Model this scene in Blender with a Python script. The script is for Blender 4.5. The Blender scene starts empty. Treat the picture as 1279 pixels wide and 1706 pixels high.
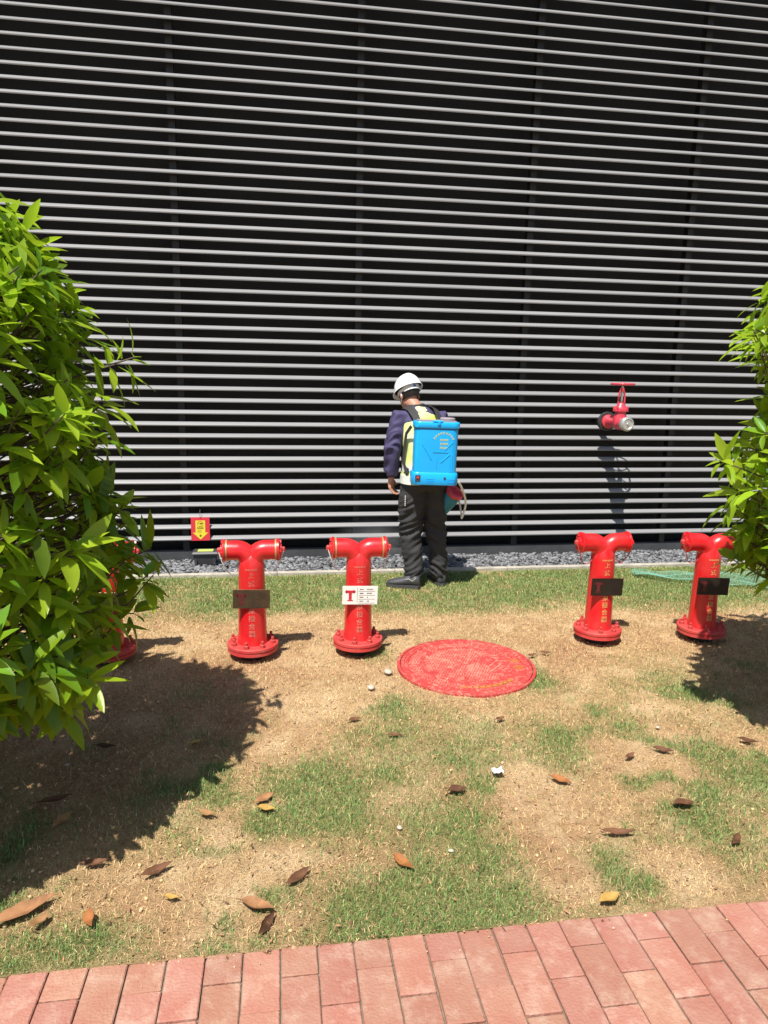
import bpy, math, random
import numpy as np
from mathutils import Vector, Matrix, noise as mnoise

random.seed(7)
rng = np.random.default_rng(11)
scene = bpy.context.scene
COL = scene.collection
R = math.radians

# ------------------------------------------------------------------ camera
PITCH, ROLL, YAW, CAM_H = 0.191504523, 0.0188131385, 0.150323882, 1.65
fwd = Vector((math.sin(YAW) * math.cos(PITCH), math.cos(YAW) * math.cos(PITCH), -math.sin(PITCH)))
r0 = Vector((math.cos(YAW), -math.sin(YAW), 0))
u0 = r0.cross(fwd)
right = r0 * math.cos(ROLL) + u0 * math.sin(ROLL)
up = u0 * math.cos(ROLL) - r0 * math.sin(ROLL)
camd = bpy.data.cameras.new('camera')
cam = bpy.data.objects.new('camera', camd)
COL.objects.link(cam)
m = Matrix.Identity(4)
for i in range(3):
    m[i][0], m[i][1], m[i][2] = right[i], up[i], -fwd[i]
m[2][3] = CAM_H
cam.matrix_world = m
camd.sensor_fit = 'VERTICAL'
camd.sensor_height = 36.0
camd.lens = 1175.45 / 1706 * 36.0
camd.clip_start = 0.05
camd.clip_end = 2000
scene.camera = cam

# ------------------------------------------------------------------ light
SUN_DIR = Vector((-0.28, -0.45, 1.0)).normalized()      # towards the sun
elev = math.asin(SUN_DIR.z)
world = bpy.data.worlds.new('World')
scene.world = world
world.use_nodes = True
wn = world.node_tree
bg = wn.nodes['Background']
sky = wn.nodes.new('ShaderNodeTexSky')
sky.sky_type = 'NISHITA'
sky.sun_disc = False
sky.sun_elevation = elev
sky.sun_rotation = math.atan2(SUN_DIR.x, SUN_DIR.y)
wn.links.new(sky.outputs[0], bg.inputs[0])
bg.inputs[1].default_value = 0.085
sund = bpy.data.lights.new('sun', 'SUN')
sund.energy = 5.0
sund.angle = R(0.5)
sund.color = (1.0, 0.955, 0.88)
sun = bpy.data.objects.new('sun', sund)
COL.objects.link(sun)
sun.rotation_euler = SUN_DIR.to_track_quat('Z', 'Y').to_euler()
sun.location = SUN_DIR * 30

scene.view_settings.view_transform = 'Standard'
scene.view_settings.look = 'None'
scene.view_settings.exposure = 0.58
scene.view_settings.gamma = 1.0
scene.view_settings.use_curve_mapping = False
scene.cycles.max_bounces = 6
scene.cycles.transparent_max_bounces = 8

# ------------------------------------------------------------------ materials
def lin(c):
    return tuple(c) + (1.0,)

def material(name, col, rough=0.6, metal=0.0, var=0.0, scale=8.0, col2=None, bump=0.0, bscale=40.0,
             island=0.0, objrand=0.0, spec=0.5, coat=0.0, stretch=None, coords='Object', trans=0.0, transcol=None, hue=0.0, col3=None, scale3=30.0, lo3=0.58, hi3=0.72):
    """Principled material: base colour with soft noise mottling, per-piece variation and fine bump."""
    M = bpy.data.materials.new(name)
    M.use_nodes = True
    nt = M.node_tree
    N, Lk = nt.nodes, nt.links
    b = N['Principled BSDF']
    b.inputs['Roughness'].default_value = rough
    b.inputs['Metallic'].default_value = metal
    b.inputs['Specular IOR Level'].default_value = spec
    b.inputs['Coat Weight'].default_value = coat
    b.inputs['Coat Roughness'].default_value = 0.12
    tc = N.new('ShaderNodeTexCoord')
    src = tc.outputs[coords] if coords != 'World' else N.new('ShaderNodeNewGeometry').outputs['Position']
    if stretch:
        mp = N.new('ShaderNodeMapping')
        mp.inputs['Scale'].default_value = stretch
        Lk.new(src, mp.inputs[0])
        src = mp.outputs[0]
    rgb = N.new('ShaderNodeRGB')
    rgb.outputs[0].default_value = lin(col)
    out = rgb.outputs[0]
    if col2 is not None or var:
        nz = N.new('ShaderNodeTexNoise')
        nz.inputs['Scale'].default_value = scale
        nz.inputs['Detail'].default_value = 6
        nz.inputs['Roughness'].default_value = 0.65
        Lk.new(src, nz.inputs['Vector'])
        mr = N.new('ShaderNodeMapRange')
        mr.inputs[1].default_value = 0.35
        mr.inputs[2].default_value = 0.65
        Lk.new(nz.outputs['Fac'], mr.inputs[0])
        mx = N.new('ShaderNodeMix')
        mx.data_type = 'RGBA'
        Lk.new(mr.outputs[0], mx.inputs[0])
        Lk.new(out, mx.inputs[6])
        c2 = col2 if col2 is not None else tuple(x * (1 - var) for x in col)
        mx.inputs[7].default_value = lin(c2)
        out = mx.outputs[2]
    if col3 is not None:
        n3 = N.new('ShaderNodeTexNoise')
        n3.inputs['Scale'].default_value = scale3
        n3.inputs['Detail'].default_value = 7
        n3.inputs['Roughness'].default_value = 0.7
        Lk.new(src, n3.inputs['Vector'])
        q3 = N.new('ShaderNodeMapRange')
        q3.inputs[1].default_value = lo3
        q3.inputs[2].default_value = hi3
        Lk.new(n3.outputs['Fac'], q3.inputs[0])
        x3 = N.new('ShaderNodeMix')
        x3.data_type = 'RGBA'
        Lk.new(q3.outputs[0], x3.inputs[0])
        Lk.new(out, x3.inputs[6])
        x3.inputs[7].default_value = lin(col3)
        out = x3.outputs[2]
    if island or objrand or hue:
        g = N.new('ShaderNodeNewGeometry')
        oi = N.new('ShaderNodeObjectInfo')
        ad = N.new('ShaderNodeMath'); ad.operation = 'ADD'
        Lk.new(g.outputs['Random Per Island'], ad.inputs[0])
        Lk.new(oi.outputs['Random'], ad.inputs[1])
        fr = N.new('ShaderNodeMath'); fr.operation = 'FRACT'
        Lk.new(ad.outputs[0], fr.inputs[0])
        k = max(island, objrand)
        mr2 = N.new('ShaderNodeMapRange')
        mr2.inputs[3].default_value = 1 - k
        mr2.inputs[4].default_value = 1 + k
        Lk.new(fr.outputs[0], mr2.inputs[0])
        hsv = N.new('ShaderNodeHueSaturation')
        Lk.new(mr2.outputs[0], hsv.inputs['Value'])
        if hue:
            m3 = N.new('ShaderNodeMath'); m3.operation = 'MULTIPLY'; m3.inputs[1].default_value = 7.31
            Lk.new(fr.outputs[0], m3.inputs[0])
            f3 = N.new('ShaderNodeMath'); f3.operation = 'FRACT'
            Lk.new(m3.outputs[0], f3.inputs[0])
            mr3 = N.new('ShaderNodeMapRange')
            mr3.inputs[3].default_value = 0.5 - hue
            mr3.inputs[4].default_value = 0.5 + hue
            Lk.new(f3.outputs[0], mr3.inputs[0])
            Lk.new(mr3.outputs[0], hsv.inputs['Hue'])
        Lk.new(out, hsv.inputs['Color'])
        out = hsv.outputs[0]
    Lk.new(out, b.inputs['Base Color'])
    if bump:
        nb = N.new('ShaderNodeTexNoise')
        nb.inputs['Scale'].default_value = bscale
        nb.inputs['Detail'].default_value = 4
        Lk.new(src, nb.inputs['Vector'])
        bp = N.new('ShaderNodeBump')
        bp.inputs['Strength'].default_value = bump
        bp.inputs['Distance'].default_value = 0.01
        Lk.new(nb.outputs['Fac'], bp.inputs['Height'])
        Lk.new(bp.outputs[0], b.inputs['Normal'])
    if trans:
        tr = N.new('ShaderNodeBsdfTranslucent')
        if transcol:
            tr.inputs[0].default_value = lin(transcol)
        else:
            Lk.new(out, tr.inputs[0])
        ms = N.new('ShaderNodeMixShader')
        ms.inputs[0].default_value = trans
        Lk.new(b.outputs[0], ms.inputs[1])
        Lk.new(tr.outputs[0], ms.inputs[2])
        Lk.new(ms.outputs[0], N['Material Output'].inputs[0])
    return M

RED = (0.62, 0.006, 0.012)
MT = {}
def MM(key, *a, **k):
    MT[key] = material(key, *a, **k)
MM('louvre_grey', (0.25, 0.25, 0.255), rough=0.45, var=0.14, scale=2.5, stretch=(0.4, 6, 6), spec=0.35, objrand=0.06)
MM('back_black', (0.009, 0.0095, 0.011), rough=0.7, var=0.3, scale=1.5)
MM('post_grey', (0.017, 0.018, 0.020), rough=0.6, var=0.2)
MM('plinth_grey', (0.06, 0.062, 0.066), rough=0.8, var=0.3, scale=5, bump=0.2)
MM('kerb_stone', (0.46, 0.42, 0.35), rough=0.9, var=0.35, scale=9, bump=0.4, bscale=60)
MM('pebble_grey', (0.165, 0.167, 0.175), rough=0.55, var=0.3, scale=30, island=0.65, spec=0.5)
MM('hydrant_red', RED, rough=0.32, col2=(0.60, 0.030, 0.030), scale=6, spec=0.5, coat=0.25, bump=0.10, bscale=45, col3=(0.34, 0.03, 0.022), scale3=60, lo3=0.66, hi3=0.72, coords='World')
MM('bolt_red', (0.50, 0.040, 0.040), rough=0.6, col2=(0.36, 0.06, 0.045), scale=40, bump=0.2)
MM('flange_red', (0.56, 0.030, 0.032), rough=0.55, col2=(0.50, 0.075, 0.065), scale=11, bump=0.25, bscale=70, col3=(0.42, 0.20, 0.13), scale3=26, lo3=0.60, hi3=0.74, coords='World')
MM('ring_cream', (0.62, 0.42, 0.20), rough=0.35, metal=0.4, var=0.25, scale=20)
MM('wire_white', (0.6, 0.58, 0.54), rough=0.5)
MM('letter_gold', (0.70, 0.42, 0.15), rough=0.45, var=0.3, scale=60)
MM('letter_red_lit', (0.72, 0.26, 0.20), rough=0.4, var=0.5, scale=60)  # red letters paled: light caught by their raised faces put into colour
MM('iron_dark', (0.02, 0.018, 0.017), rough=0.8, var=0.3)
MM('plate_white', (0.80, 0.78, 0.74), rough=0.35, var=0.06)  # plain white; on the hydrant nameplate it stands in for a bright reflection
MM('plate_brown_reflect', (0.13, 0.088, 0.05), rough=0.32, metal=0.55, var=0.35, scale=14)  # steel nameplate with the ground's brown reflection painted into its colour
MM('plate_dark_reflect', (0.034, 0.022, 0.016), rough=0.4, metal=0.3, var=0.3)  # same steel nameplate, a dark reflection painted into its colour
MM('print_dark', (0.03, 0.025, 0.025), rough=0.6)
MM('print_red', (0.55, 0.02, 0.04), rough=0.5)
MM('print_red_dimmed', (0.12, 0.014, 0.018), rough=0.5)  # red icon print, darkened along with the painted plate reflections
MM('cover_red', (0.42, 0.050, 0.048), rough=0.95, spec=0.1, col2=(0.48, 0.06, 0.055), scale=6, bump=0.5, bscale=110, col3=(0.52, 0.30, 0.21), scale3=42, lo3=0.50, hi3=0.72)
MM('cover_stud', (0.50, 0.060, 0.058), rough=0.95, spec=0.1, col2=(0.58, 0.24, 0.19), scale=6, col3=(0.56, 0.40, 0.28), scale3=45, lo3=0.48, hi3=0.68)
MM('cover_letter', (0.55, 0.19, 0.05), rough=0.7, var=0.3)
MM('brick_pink', (0.345, 0.148, 0.105), rough=0.92, spec=0.2, col2=(0.375, 0.195, 0.142), scale=9, objrand=0.10, hue=0.006, bump=0.45, bscale=120, coords='World', col3=(0.47, 0.31, 0.235), scale3=11, lo3=0.50, hi3=0.74)
MM('joint_sand', (0.24, 0.19, 0.135), rough=0.95, var=0.5, scale=30)
MM('bark', (0.12, 0.09, 0.06), rough=0.9, var=0.4, scale=25, bump=0.5)
MM('leaf_green', (0.155, 0.315, 0.015), rough=0.35, var=0.25, scale=10, island=0.38, hue=0.020, spec=0.5, trans=0.48, transcol=(0.34, 0.47, 0.02))
MM('leaf_pale', (0.35, 0.51, 0.026), rough=0.36, var=0.2, scale=10, island=0.25, hue=0.012, spec=0.5, trans=0.50, transcol=(0.40, 0.60, 0.03))
MM('blade_green', (0.19, 0.30, 0.085), rough=0.6, island=0.55, hue=0.03, trans=0.25)
MM('blade_straw', (0.58, 0.415, 0.215), rough=0.8, island=0.62, hue=0.015, trans=0.15)
MM('dead_leaf_tan', (0.34, 0.175, 0.075), rough=0.7, spec=0.25, var=0.45, scale=22, objrand=0.2, hue=0.01)
MM('dead_leaf_brown', (0.15, 0.068, 0.035), rough=0.75, spec=0.2, var=0.5, scale=22, objrand=0.3)
MM('dead_leaf_orange', (0.36, 0.14, 0.045), rough=0.65, spec=0.25, var=0.4, scale=22)
MM('dead_leaf_yellow', (0.46, 0.28, 0.075), rough=0.65, spec=0.25, var=0.4, scale=22)
MM('stone_pale', (0.48, 0.42, 0.33), rough=0.85, var=0.3, scale=30, bump=0.3)
MM('stone_orange', (0.42, 0.22, 0.13), rough=0.85, var=0.3, scale=30)
MM('paper', (0.8, 0.8, 0.82), rough=0.7)
MM('net_green', (0.26, 0.60, 0.48), rough=0.5, trans=0.3)
MM('skin', (0.50, 0.245, 0.16), rough=0.5, var=0.15, scale=20)
MM('hair_black', (0.012, 0.010, 0.009), rough=0.5)
MM('jacket_navy', (0.058, 0.048, 0.125), rough=0.75, var=0.25, scale=7, bump=0.15, bscale=200)
MM('vest_lime', (0.58, 0.68, 0.12), rough=0.7, col2=(0.68, 0.74, 0.42), scale=5, bump=0.15, bscale=200)
MM('vest_band', (0.66, 0.70, 0.62), rough=0.4)
MM('trouser_black', (0.032, 0.032, 0.034), rough=0.8, var=0.2, scale=10, bump=0.15, bscale=250)
MM('shoe_grey', (0.060, 0.060, 0.066), rough=0.55, var=0.3, scale=30)
MM('shoe_sole', (0.05, 0.05, 0.05), rough=0.8)
MM('shoe_trim', (0.38, 0.36, 0.33), rough=0.6)
MM('helmet_white', (0.80, 0.80, 0.80), rough=0.3, coat=0.2, var=0.04)
MM('helmet_inside', (0.05, 0.05, 0.05), rough=0.7)
MM('strap_black', (0.035, 0.033, 0.035), rough=0.75, var=0.2, bump=0.2, bscale=150)
MM('tank_blue', (0.004, 0.37, 0.82), rough=0.33, col2=(0.005, 0.41, 0.86), scale=5, coat=0.15)
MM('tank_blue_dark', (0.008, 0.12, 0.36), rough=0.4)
MM('lid_grey', (0.30, 0.26, 0.28), rough=0.5)
MM('print_yellow', (0.66, 0.62, 0.20), rough=0.6)
MM('hose_white', (0.80, 0.80, 0.78), rough=0.35)
MM('hose_grey', (0.58, 0.58, 0.56), rough=0.4)
MM('cone_blue', (0.015, 0.20, 0.32), rough=0.4, var=0.1)
MM('valve_red', (0.64, 0.055, 0.085), rough=0.38, col2=(0.52, 0.04, 0.06), scale=15, coat=0.2)
MM('valve_dark', (0.035, 0.038, 0.04), rough=0.6, var=0.3)
MM('alloy', (0.62, 0.62, 0.60), rough=0.35, metal=0.7, var=0.15, scale=20)
MM('sign_red', (0.62, 0.035, 0.055), rough=0.5)
MM('sign_yellow', (0.75, 0.60, 0.05), rough=0.5)
MM('box_black', (0.045, 0.046, 0.052), rough=0.5, var=0.2)
MM('label_lime', (0.42, 0.50, 0.12), rough=0.5)
MM('string', (0.12, 0.11, 0.10), rough=0.8)

# ------------------------------------------------------------------ mesh helpers
class MB:
    """collects verts and faces for ONE mesh"""
    def __init__(s):
        s.v, s.f = [], []
    def add(s, vs, fs, M=None):
        o = len(s.v)
        s.v += [tuple(M @ Vector(p)) if M is not None else tuple(p) for p in vs]
        s.f += [tuple(i + o for i in f) for f in fs]
        return s
    def box(s, c, d, M=None, bevel=0.0):
        x, y, z = d[0] / 2, d[1] / 2, d[2] / 2
        if bevel:
            b = bevel
            vs, fs = [], []
            # chamfered box: three rings
            def ring(xx, yy, zz, bb):
                return [(-xx + bb, -yy, zz), (xx - bb, -yy, zz), (xx, -yy + bb, zz), (xx, yy - bb, zz),
                        (xx - bb, yy, zz), (-xx + bb, yy, zz), (-xx, yy - bb, zz), (-xx, -yy + bb, zz)]
            rings = [ring(x - b, y - b, -z, b), ring(x, y, -z + b, b), ring(x, y, z - b, b), ring(x - b, y - b, z, b)]
            for r_ in rings:
                vs += r_
            for k in range(3):
                for i in range(8):
                    j = (i + 1) % 8
                    fs.append((k * 8 + i, k * 8 + j, k * 8 + 8 + j, k * 8 + 8 + i))
            fs.append(tuple(range(7, -1, -1)))
            fs.append(tuple(range(24, 32)))
        else:
            vs = [(-x, -y, -z), (x, -y, -z), (x, y, -z), (-x, y, -z), (-x, -y, z), (x, -y, z), (x, y, z), (-x, y, z)]
            fs = [(3, 2, 1, 0), (4, 5, 6, 7), (0, 1, 5, 4), (1, 2, 6, 5), (2, 3, 7, 6), (3, 0, 4, 7)]
        T = Matrix.Translation(c)
        if M is not None:
            T = T @ M
        return s.add(vs, fs, T)
    def lathe(s, prof, n=32, M=None, cap=True):
        vs, fs = [], []
        for (r, z) in prof:
            for i in range(n):
                a = 2 * math.pi * i / n
                vs.append((r * math.cos(a), r * math.sin(a), z))
        for k in range(len(prof) - 1):
            for i in range(n):
                j = (i + 1) % n
                fs.append((k * n + i, k * n + j, k * n + n + j, k * n + n + i))
        if cap:
            fs.append(tuple(range(n - 1, -1, -1)))
            o = (len(prof) - 1) * n
            fs.append(tuple(range(o, o + n)))
        return s.add(vs, fs, M)
    def tube(s, pts, rad, n=10, cap=True, M=None):
        pts = [Vector(p) for p in pts]
        if not hasattr(rad, '__len__'):
            rad = [rad] * len(pts)
        vs, fs = [], []
        nrm = None
        for k, p in enumerate(pts):
            t = (pts[min(k + 1, len(pts) - 1)] - pts[max(k - 1, 0)]).normalized()
            if nrm is None:
                nrm = t.orthogonal().normalized()
            nrm = (nrm - t * nrm.dot(t)).normalized()
            bn = t.cross(nrm)
            rr = rad[k]
            rx, ry = rr if hasattr(rr, '__len__') else (rr, rr)
            for i in range(n):
                a = 2 * math.pi * i / n
                vs.append(p + nrm * (math.cos(a) * rx) + bn * (math.sin(a) * ry))
        for k in range(len(pts) - 1):
            for i in range(n):
                j = (i + 1) % n
                fs.append((k * n + i, k * n + j, k * n + n + j, k * n + n + i))
        if cap:
            fs.append(tuple(range(n - 1, -1, -1)))
            o = (len(pts) - 1) * n
            fs.append(tuple(range(o, o + n)))
        return s.add(vs, fs, M)
    def rings(s, rs, n=24, cap=True, M=None):
        """loft horizontal ellipses: (cx, cy, cz, rx, ry)"""
        vs, fs = [], []
        for (cx, cy, cz, rx, ry) in rs:
            for i in range(n):
                a = 2 * math.pi * i / n
                vs.append((cx + rx * math.cos(a), cy + ry * math.sin(a), cz))
        for k in range(len(rs) - 1):
            for i in range(n):
                j = (i + 1) % n
                fs.append((k * n + i, k * n + j, k * n + n + j, k * n + n + i))
        if cap:
            fs.append(tuple(range(n - 1, -1, -1)))
            o = (len(rs) - 1) * n
            fs.append(tuple(range(o, o + n)))
        return s.add(vs, fs, M)
    def ball(s, c, r, n=16, M=None):
        rx, ry, rz = r if hasattr(r, '__len__') else (r, r, r)
        vs, fs = [], []
        h = n // 2
        for k in range(h + 1):
            ph = math.pi * k / h
            rr = max(math.sin(ph), 0.002)
            for i in range(n):
                a = 2 * math.pi * i / n
                vs.append((rx * rr * math.cos(a), ry * rr * math.sin(a), -rz * math.cos(ph)))
        for k in range(h):
            for i in range(n):
                j = (i + 1) % n
                fs.append((k * n + i, k * n + j, k * n + n + j, k * n + n + i))
        fs.append(tuple(range(n - 1, -1, -1)))
        fs.append(tuple(range(h * n, h * n + n)))
        T = Matrix.Translation(c)
        if M is not None:
            T = T @ M
        return s.add(vs, fs, T)
    def prism(s, poly, y0, y1, M=None):
        """poly in (x,z), extruded along y"""
        n = len(poly)
        vs = [(x, y0, z) for x, z in poly] + [(x, y1, z) for x, z in poly]
        fs = [tuple(range(n)), tuple(range(2 * n - 1, n - 1, -1))]
        for i in range(n):
            j = (i + 1) % n
            fs.append((i, i + n, j + n, j))
        return s.add(vs, fs, M)
    def mesh(s, name, smooth=True, angle=40):
        me = bpy.data.meshes.new(name)
        me.from_pydata(s.v, [], s.f)
        me.update()
        if smooth:
            shade(me, angle)
        return me

def shade(me, angle=40):
    n = len(me.polygons)
    me.polygons.foreach_set('use_smooth', [True] * n)
    me.update()
    # sharp edges by angle
    import bmesh
    bm = bmesh.new()
    bm.from_mesh(me)
    bmesh.ops.recalc_face_normals(bm, faces=bm.faces)
    lim = math.radians(angle)
    for e in bm.edges:
        if len(e.link_faces) == 2:
            e.smooth = e.calc_face_angle(0) < lim
    bm.to_mesh(me)
    bm.free()

def link(name, me, mat=None, parent=None, loc=None):
    o = bpy.data.objects.new(name, me)
    COL.objects.link(o)
    if mat is not None and not me.materials:
        me.materials.append(MT[mat] if isinstance(mat, str) else mat)
    if parent is not None:
        o.parent = parent
    if loc is not None:
        o.location = loc
    return o

def part(name, mb, mat, parent, smooth=True, angle=40, loc=None):
    return link(name, mb.mesh(name, smooth, angle), mat, parent, loc)

def tag(o, label=None, cat=None, group=None, kind=None):
    if label: o['label'] = label
    if cat: o['category'] = cat
    if group: o['group'] = group
    if kind: o['kind'] = kind
    return o

def thing(name, loc, label, cat, group=None, rz=0.0):
    o = bpy.data.objects.new(name, None)
    o.empty_display_size = 0.1
    COL.objects.link(o)
    o.location = loc
    o.rotation_euler = (0, 0, rz)
    return tag(o, label, cat, group)

def evaluated(me, mods):
    """run modifiers on a temporary object and return the resulting mesh"""
    o = bpy.data.objects.new('temporary', me)
    COL.objects.link(o)
    for typ, kw in mods:
        md = o.modifiers.new(typ, typ)
        for k, v in kw.items():
            setattr(md, k, v)
    dg = bpy.context.evaluated_depsgraph_get()
    ev = o.evaluated_get(dg)
    res = bpy.data.meshes.new_from_object(ev)
    bpy.data.objects.remove(o)
    return res

def np_mesh(name, V, F):
    """fast mesh from numpy: V (n,3), F (m,k)"""
    me = bpy.data.meshes.new(name)
    me.vertices.add(len(V))
    me.vertices.foreach_set('co', np.ascontiguousarray(V, dtype=np.float32).ravel())
    m_, k = F.shape
    me.loops.add(m_ * k)
    me.loops.foreach_set('vertex_index', np.ascontiguousarray(F, dtype=np.int32).ravel())
    me.polygons.add(m_)
    me.polygons.foreach_set('loop_start', np.arange(0, m_ * k, k, dtype=np.int32))
    me.polygons.foreach_set('use_smooth', np.ones(m_, dtype=bool))
    me.update(calc_edges=True)
    return me

_lat = rng.random((64, 64))
def vnoise(x, y, s):
    x = np.asarray(x) * s + 17.3; y = np.asarray(y) * s + 5.7
    xi = np.floor(x).astype(int); yi = np.floor(y).astype(int)
    fx = x - xi; fy = y - yi
    fx = fx * fx * (3 - 2 * fx); fy = fy * fy * (3 - 2 * fy)
    g = lambda a, b: _lat[a % 64, b % 64]
    return (g(xi, yi) * (1 - fx) + g(xi + 1, yi) * fx) * (1 - fy) + (g(xi, yi + 1) * (1 - fx) + g(xi + 1, yi + 1) * fx) * fy
def fbm(x, y, s, o=4):
    t = 0; a = 0.5
    for k in range(o):
        t = t + a * vnoise(np.asarray(x) + 3.1 * k, np.asarray(y) - 1.7 * k, s * 2 ** k)
        a *= 0.5
    return t / (1 - 0.5 ** o)

def text_mesh(body, size, extrude=0.0, align='CENTER'):
    cu = bpy.data.curves.new('lettering', 'FONT')
    cu.body = body
    cu.size = size
    cu.extrude = extrude
    cu.align_x = align
    cu.align_y = 'CENTER'
    cu.resolution_u = 2
    o = bpy.data.objects.new('temporary', cu)
    COL.objects.link(o)
    dg = bpy.context.evaluated_depsgraph_get()
    dg.update()
    me = bpy.data.meshes.new_from_object(o.evaluated_get(dg))
    V = np.zeros(len(me.vertices) * 3); me.vertices.foreach_get('co', V)
    F = [tuple(p.vertices) for p in me.polygons]
    bpy.data.objects.remove(o); bpy.data.meshes.remove(me)
    return V.reshape(-1, 3), F

# ------------------------------------------------------------------ setting: ground
GREEN = [(0.21,2.53,0.18,0.24,0.8),(0.47,2.97,0.20,0.22,0.5),(0.79,2.88,0.20,0.26,0.5),(0.61,2.36,0.13,0.13,0.7),
 (1.22,2.80,0.13,0.18,0.8),(1.65,3.01,0.10,0.15,0.6),(1.98,2.52,0.12,0.18,0.8),(0.57,1.92,0.31,0.17,1.2),(0.22,1.89,0.13,0.10,0.9),
 (-0.63,1.90,0.22,0.08,0.9),(1.13,2.03,0.10,0.13,1.0),(1.21,1.93,0.05,0.04,1.0),(1.61,2.10,0.19,0.16,0.6),(1.39,3.54,0.09,0.15,1.0),
 (0.56,4.01,0.09,0.14,0.6),(2.19,3.45,0.15,0.23,0.4),(-0.36,2.34,0.15,0.14,0.4),(-0.47,2.61,0.27,0.17,0.3),(0.62,3.32,0.10,0.13,0.5),
 (0.08,2.71,0.11,0.23,0.5),(1.77,2.38,0.17,0.16,0.4)]
BARE = [(1.08,2.27,0.15,0.11,1.0),(0.96,1.99,0.11,0.10,1.2),(1.61,2.66,0.15,0.19,0.7),(-0.14,2.12,0.21,0.24,0.7),(0.99,2.48,0.13,0.16,0.6),
 (0.30,3.57,0.40,0.23,0.8),(0.03,3.02,0.15,0.22,0.6),(1.36,2.00,0.15,0.09,0.6),(-0.57,5.26,0.28,0.23,0.3),(0.96,4.57,1.27,0.17,0.4),(0.05,4.66,0.17,0.10,0.7)]
def blobs(x, y, L):
    t = np.zeros_like(x)
    for (a, b, rx, ry, w) in L:
        t += w * np.exp(-(((x - a) / (rx * 1.15)) ** 2 + ((y - b) / (ry * 1.15)) ** 2))
    return t
def greenness(x, y):
    x = np.asarray(x, float); y = np.asarray(y, float)
    band = np.clip((y - 4.45 + 0.5 * (fbm(x, y, 1.6) - 0.5)) / 0.55, 0, 1)
    far = band * (0.80 + 1.1 * (fbm(x, y, 2.6) - 0.45)) + 0.18 * band * np.clip((x - 0.6), 0, 1.5)
    low = np.clip(1.0 - np.abs(y - 2.5) / 1.5, 0, 1)
    mid = low * np.clip((fbm(x, y, 3.4) - 0.46) * 3.6, 0, 0.85)
    clump = np.clip((fbm(x, y, 8.0, 3) - 0.47) * 5.0, -0.7, 0.9)
    far = far + band * 0.30 * clump
    mid = mid * (1 + clump) + 0.30 * np.clip(clump, 0, 1) * low
    g = far + mid + blobs(x, y, GREEN) * (0.55 + 0.9 * fbm(x, y, 7)) - blobs(x, y, BARE) * 0.75
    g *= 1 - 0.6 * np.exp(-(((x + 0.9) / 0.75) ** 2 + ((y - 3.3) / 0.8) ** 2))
    return np.clip(g, 0, 1)
def tufts(x, y):
    return fbm(x, y, 15, 3)
def height(x, y):
    return 0.016 * (fbm(x, y, 1.7) - 0.5) + 0.012 * (fbm(x, y, 9) - 0.5) - 0.006

GX0, GX1, GY0, GY1, ST = -3.2, 6.2, 1.8030, 5.722, 0.026
nx, ny = int((GX1 - GX0) / ST) + 1, int((GY1 - GY0) / ST) + 1
gx, gy = np.meshgrid(np.linspace(GX0, GX1, nx), np.linspace(GY0, GY1, ny))
px_, py_ = gx.ravel(), gy.ravel()
edge = np.minimum(1, np.minimum(py_ - GY0, GY1 - py_) / 0.08)
gz = height(px_, py_) * edge - 0.004
ii = np.arange(nx * ny).reshape(ny, nx)
F = np.stack([ii[:-1, :-1].ravel(), ii[:-1, 1:].ravel(), ii[1:, 1:].ravel(), ii[1:, :-1].ravel()], 1)
me = np_mesh('lawn', np.stack([px_, py_, gz], 1), F)
gr_ = greenness(px_, py_)
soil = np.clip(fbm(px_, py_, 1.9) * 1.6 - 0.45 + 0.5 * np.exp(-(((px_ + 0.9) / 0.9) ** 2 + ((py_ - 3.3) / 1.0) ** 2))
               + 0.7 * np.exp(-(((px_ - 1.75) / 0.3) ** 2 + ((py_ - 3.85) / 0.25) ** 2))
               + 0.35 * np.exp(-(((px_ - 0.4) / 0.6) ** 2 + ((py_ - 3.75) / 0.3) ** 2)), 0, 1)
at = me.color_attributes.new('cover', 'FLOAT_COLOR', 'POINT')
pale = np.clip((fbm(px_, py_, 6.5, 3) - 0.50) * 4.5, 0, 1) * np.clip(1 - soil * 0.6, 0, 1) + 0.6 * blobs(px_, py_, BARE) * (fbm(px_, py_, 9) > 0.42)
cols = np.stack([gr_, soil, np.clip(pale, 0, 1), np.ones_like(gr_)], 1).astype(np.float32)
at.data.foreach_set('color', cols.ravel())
# lawn material: dry thatch, orange soil and green mixed by what grows where
M = bpy.data.materials.new('lawn_soil'); M.use_nodes = True
nt = M.node_tree; N = nt.nodes; Lk = nt.links
b = N['Principled BSDF']; b.inputs['Roughness'].default_value = 0.95; b.inputs['Specular IOR Level'].default_value = 0.1
at_ = N.new('ShaderNodeAttribute'); at_.attribute_name = 'cover'
sp = N.new('ShaderNodeSeparateColor'); Lk.new(at_.outputs['Color'], sp.inputs[0])
tc = N.new('ShaderNodeTexCoord')
def noise(scale, detail=5, rough=0.6):
    n = N.new('ShaderNodeTexNoise'); n.inputs['Scale'].default_value = scale
    n.inputs['Detail'].default_value = detail; n.inputs['Roughness'].default_value = rough
    Lk.new(tc.outputs['Object'], n.inputs['Vector']); return n.outputs['Fac']
def mixc(f, a, c):
    x = N.new('ShaderNodeMix'); x.data_type = 'RGBA'
    if isinstance(f, float): x.inputs[0].default_value = f
    else: Lk.new(f, x.inputs[0])
    for s_, q in ((6, a), (7, c)):
        if isinstance(q, tuple): x.inputs[s_].default_value = lin(q)
        else: Lk.new(q, x.inputs[s_])
    return x.outputs[2]
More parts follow.
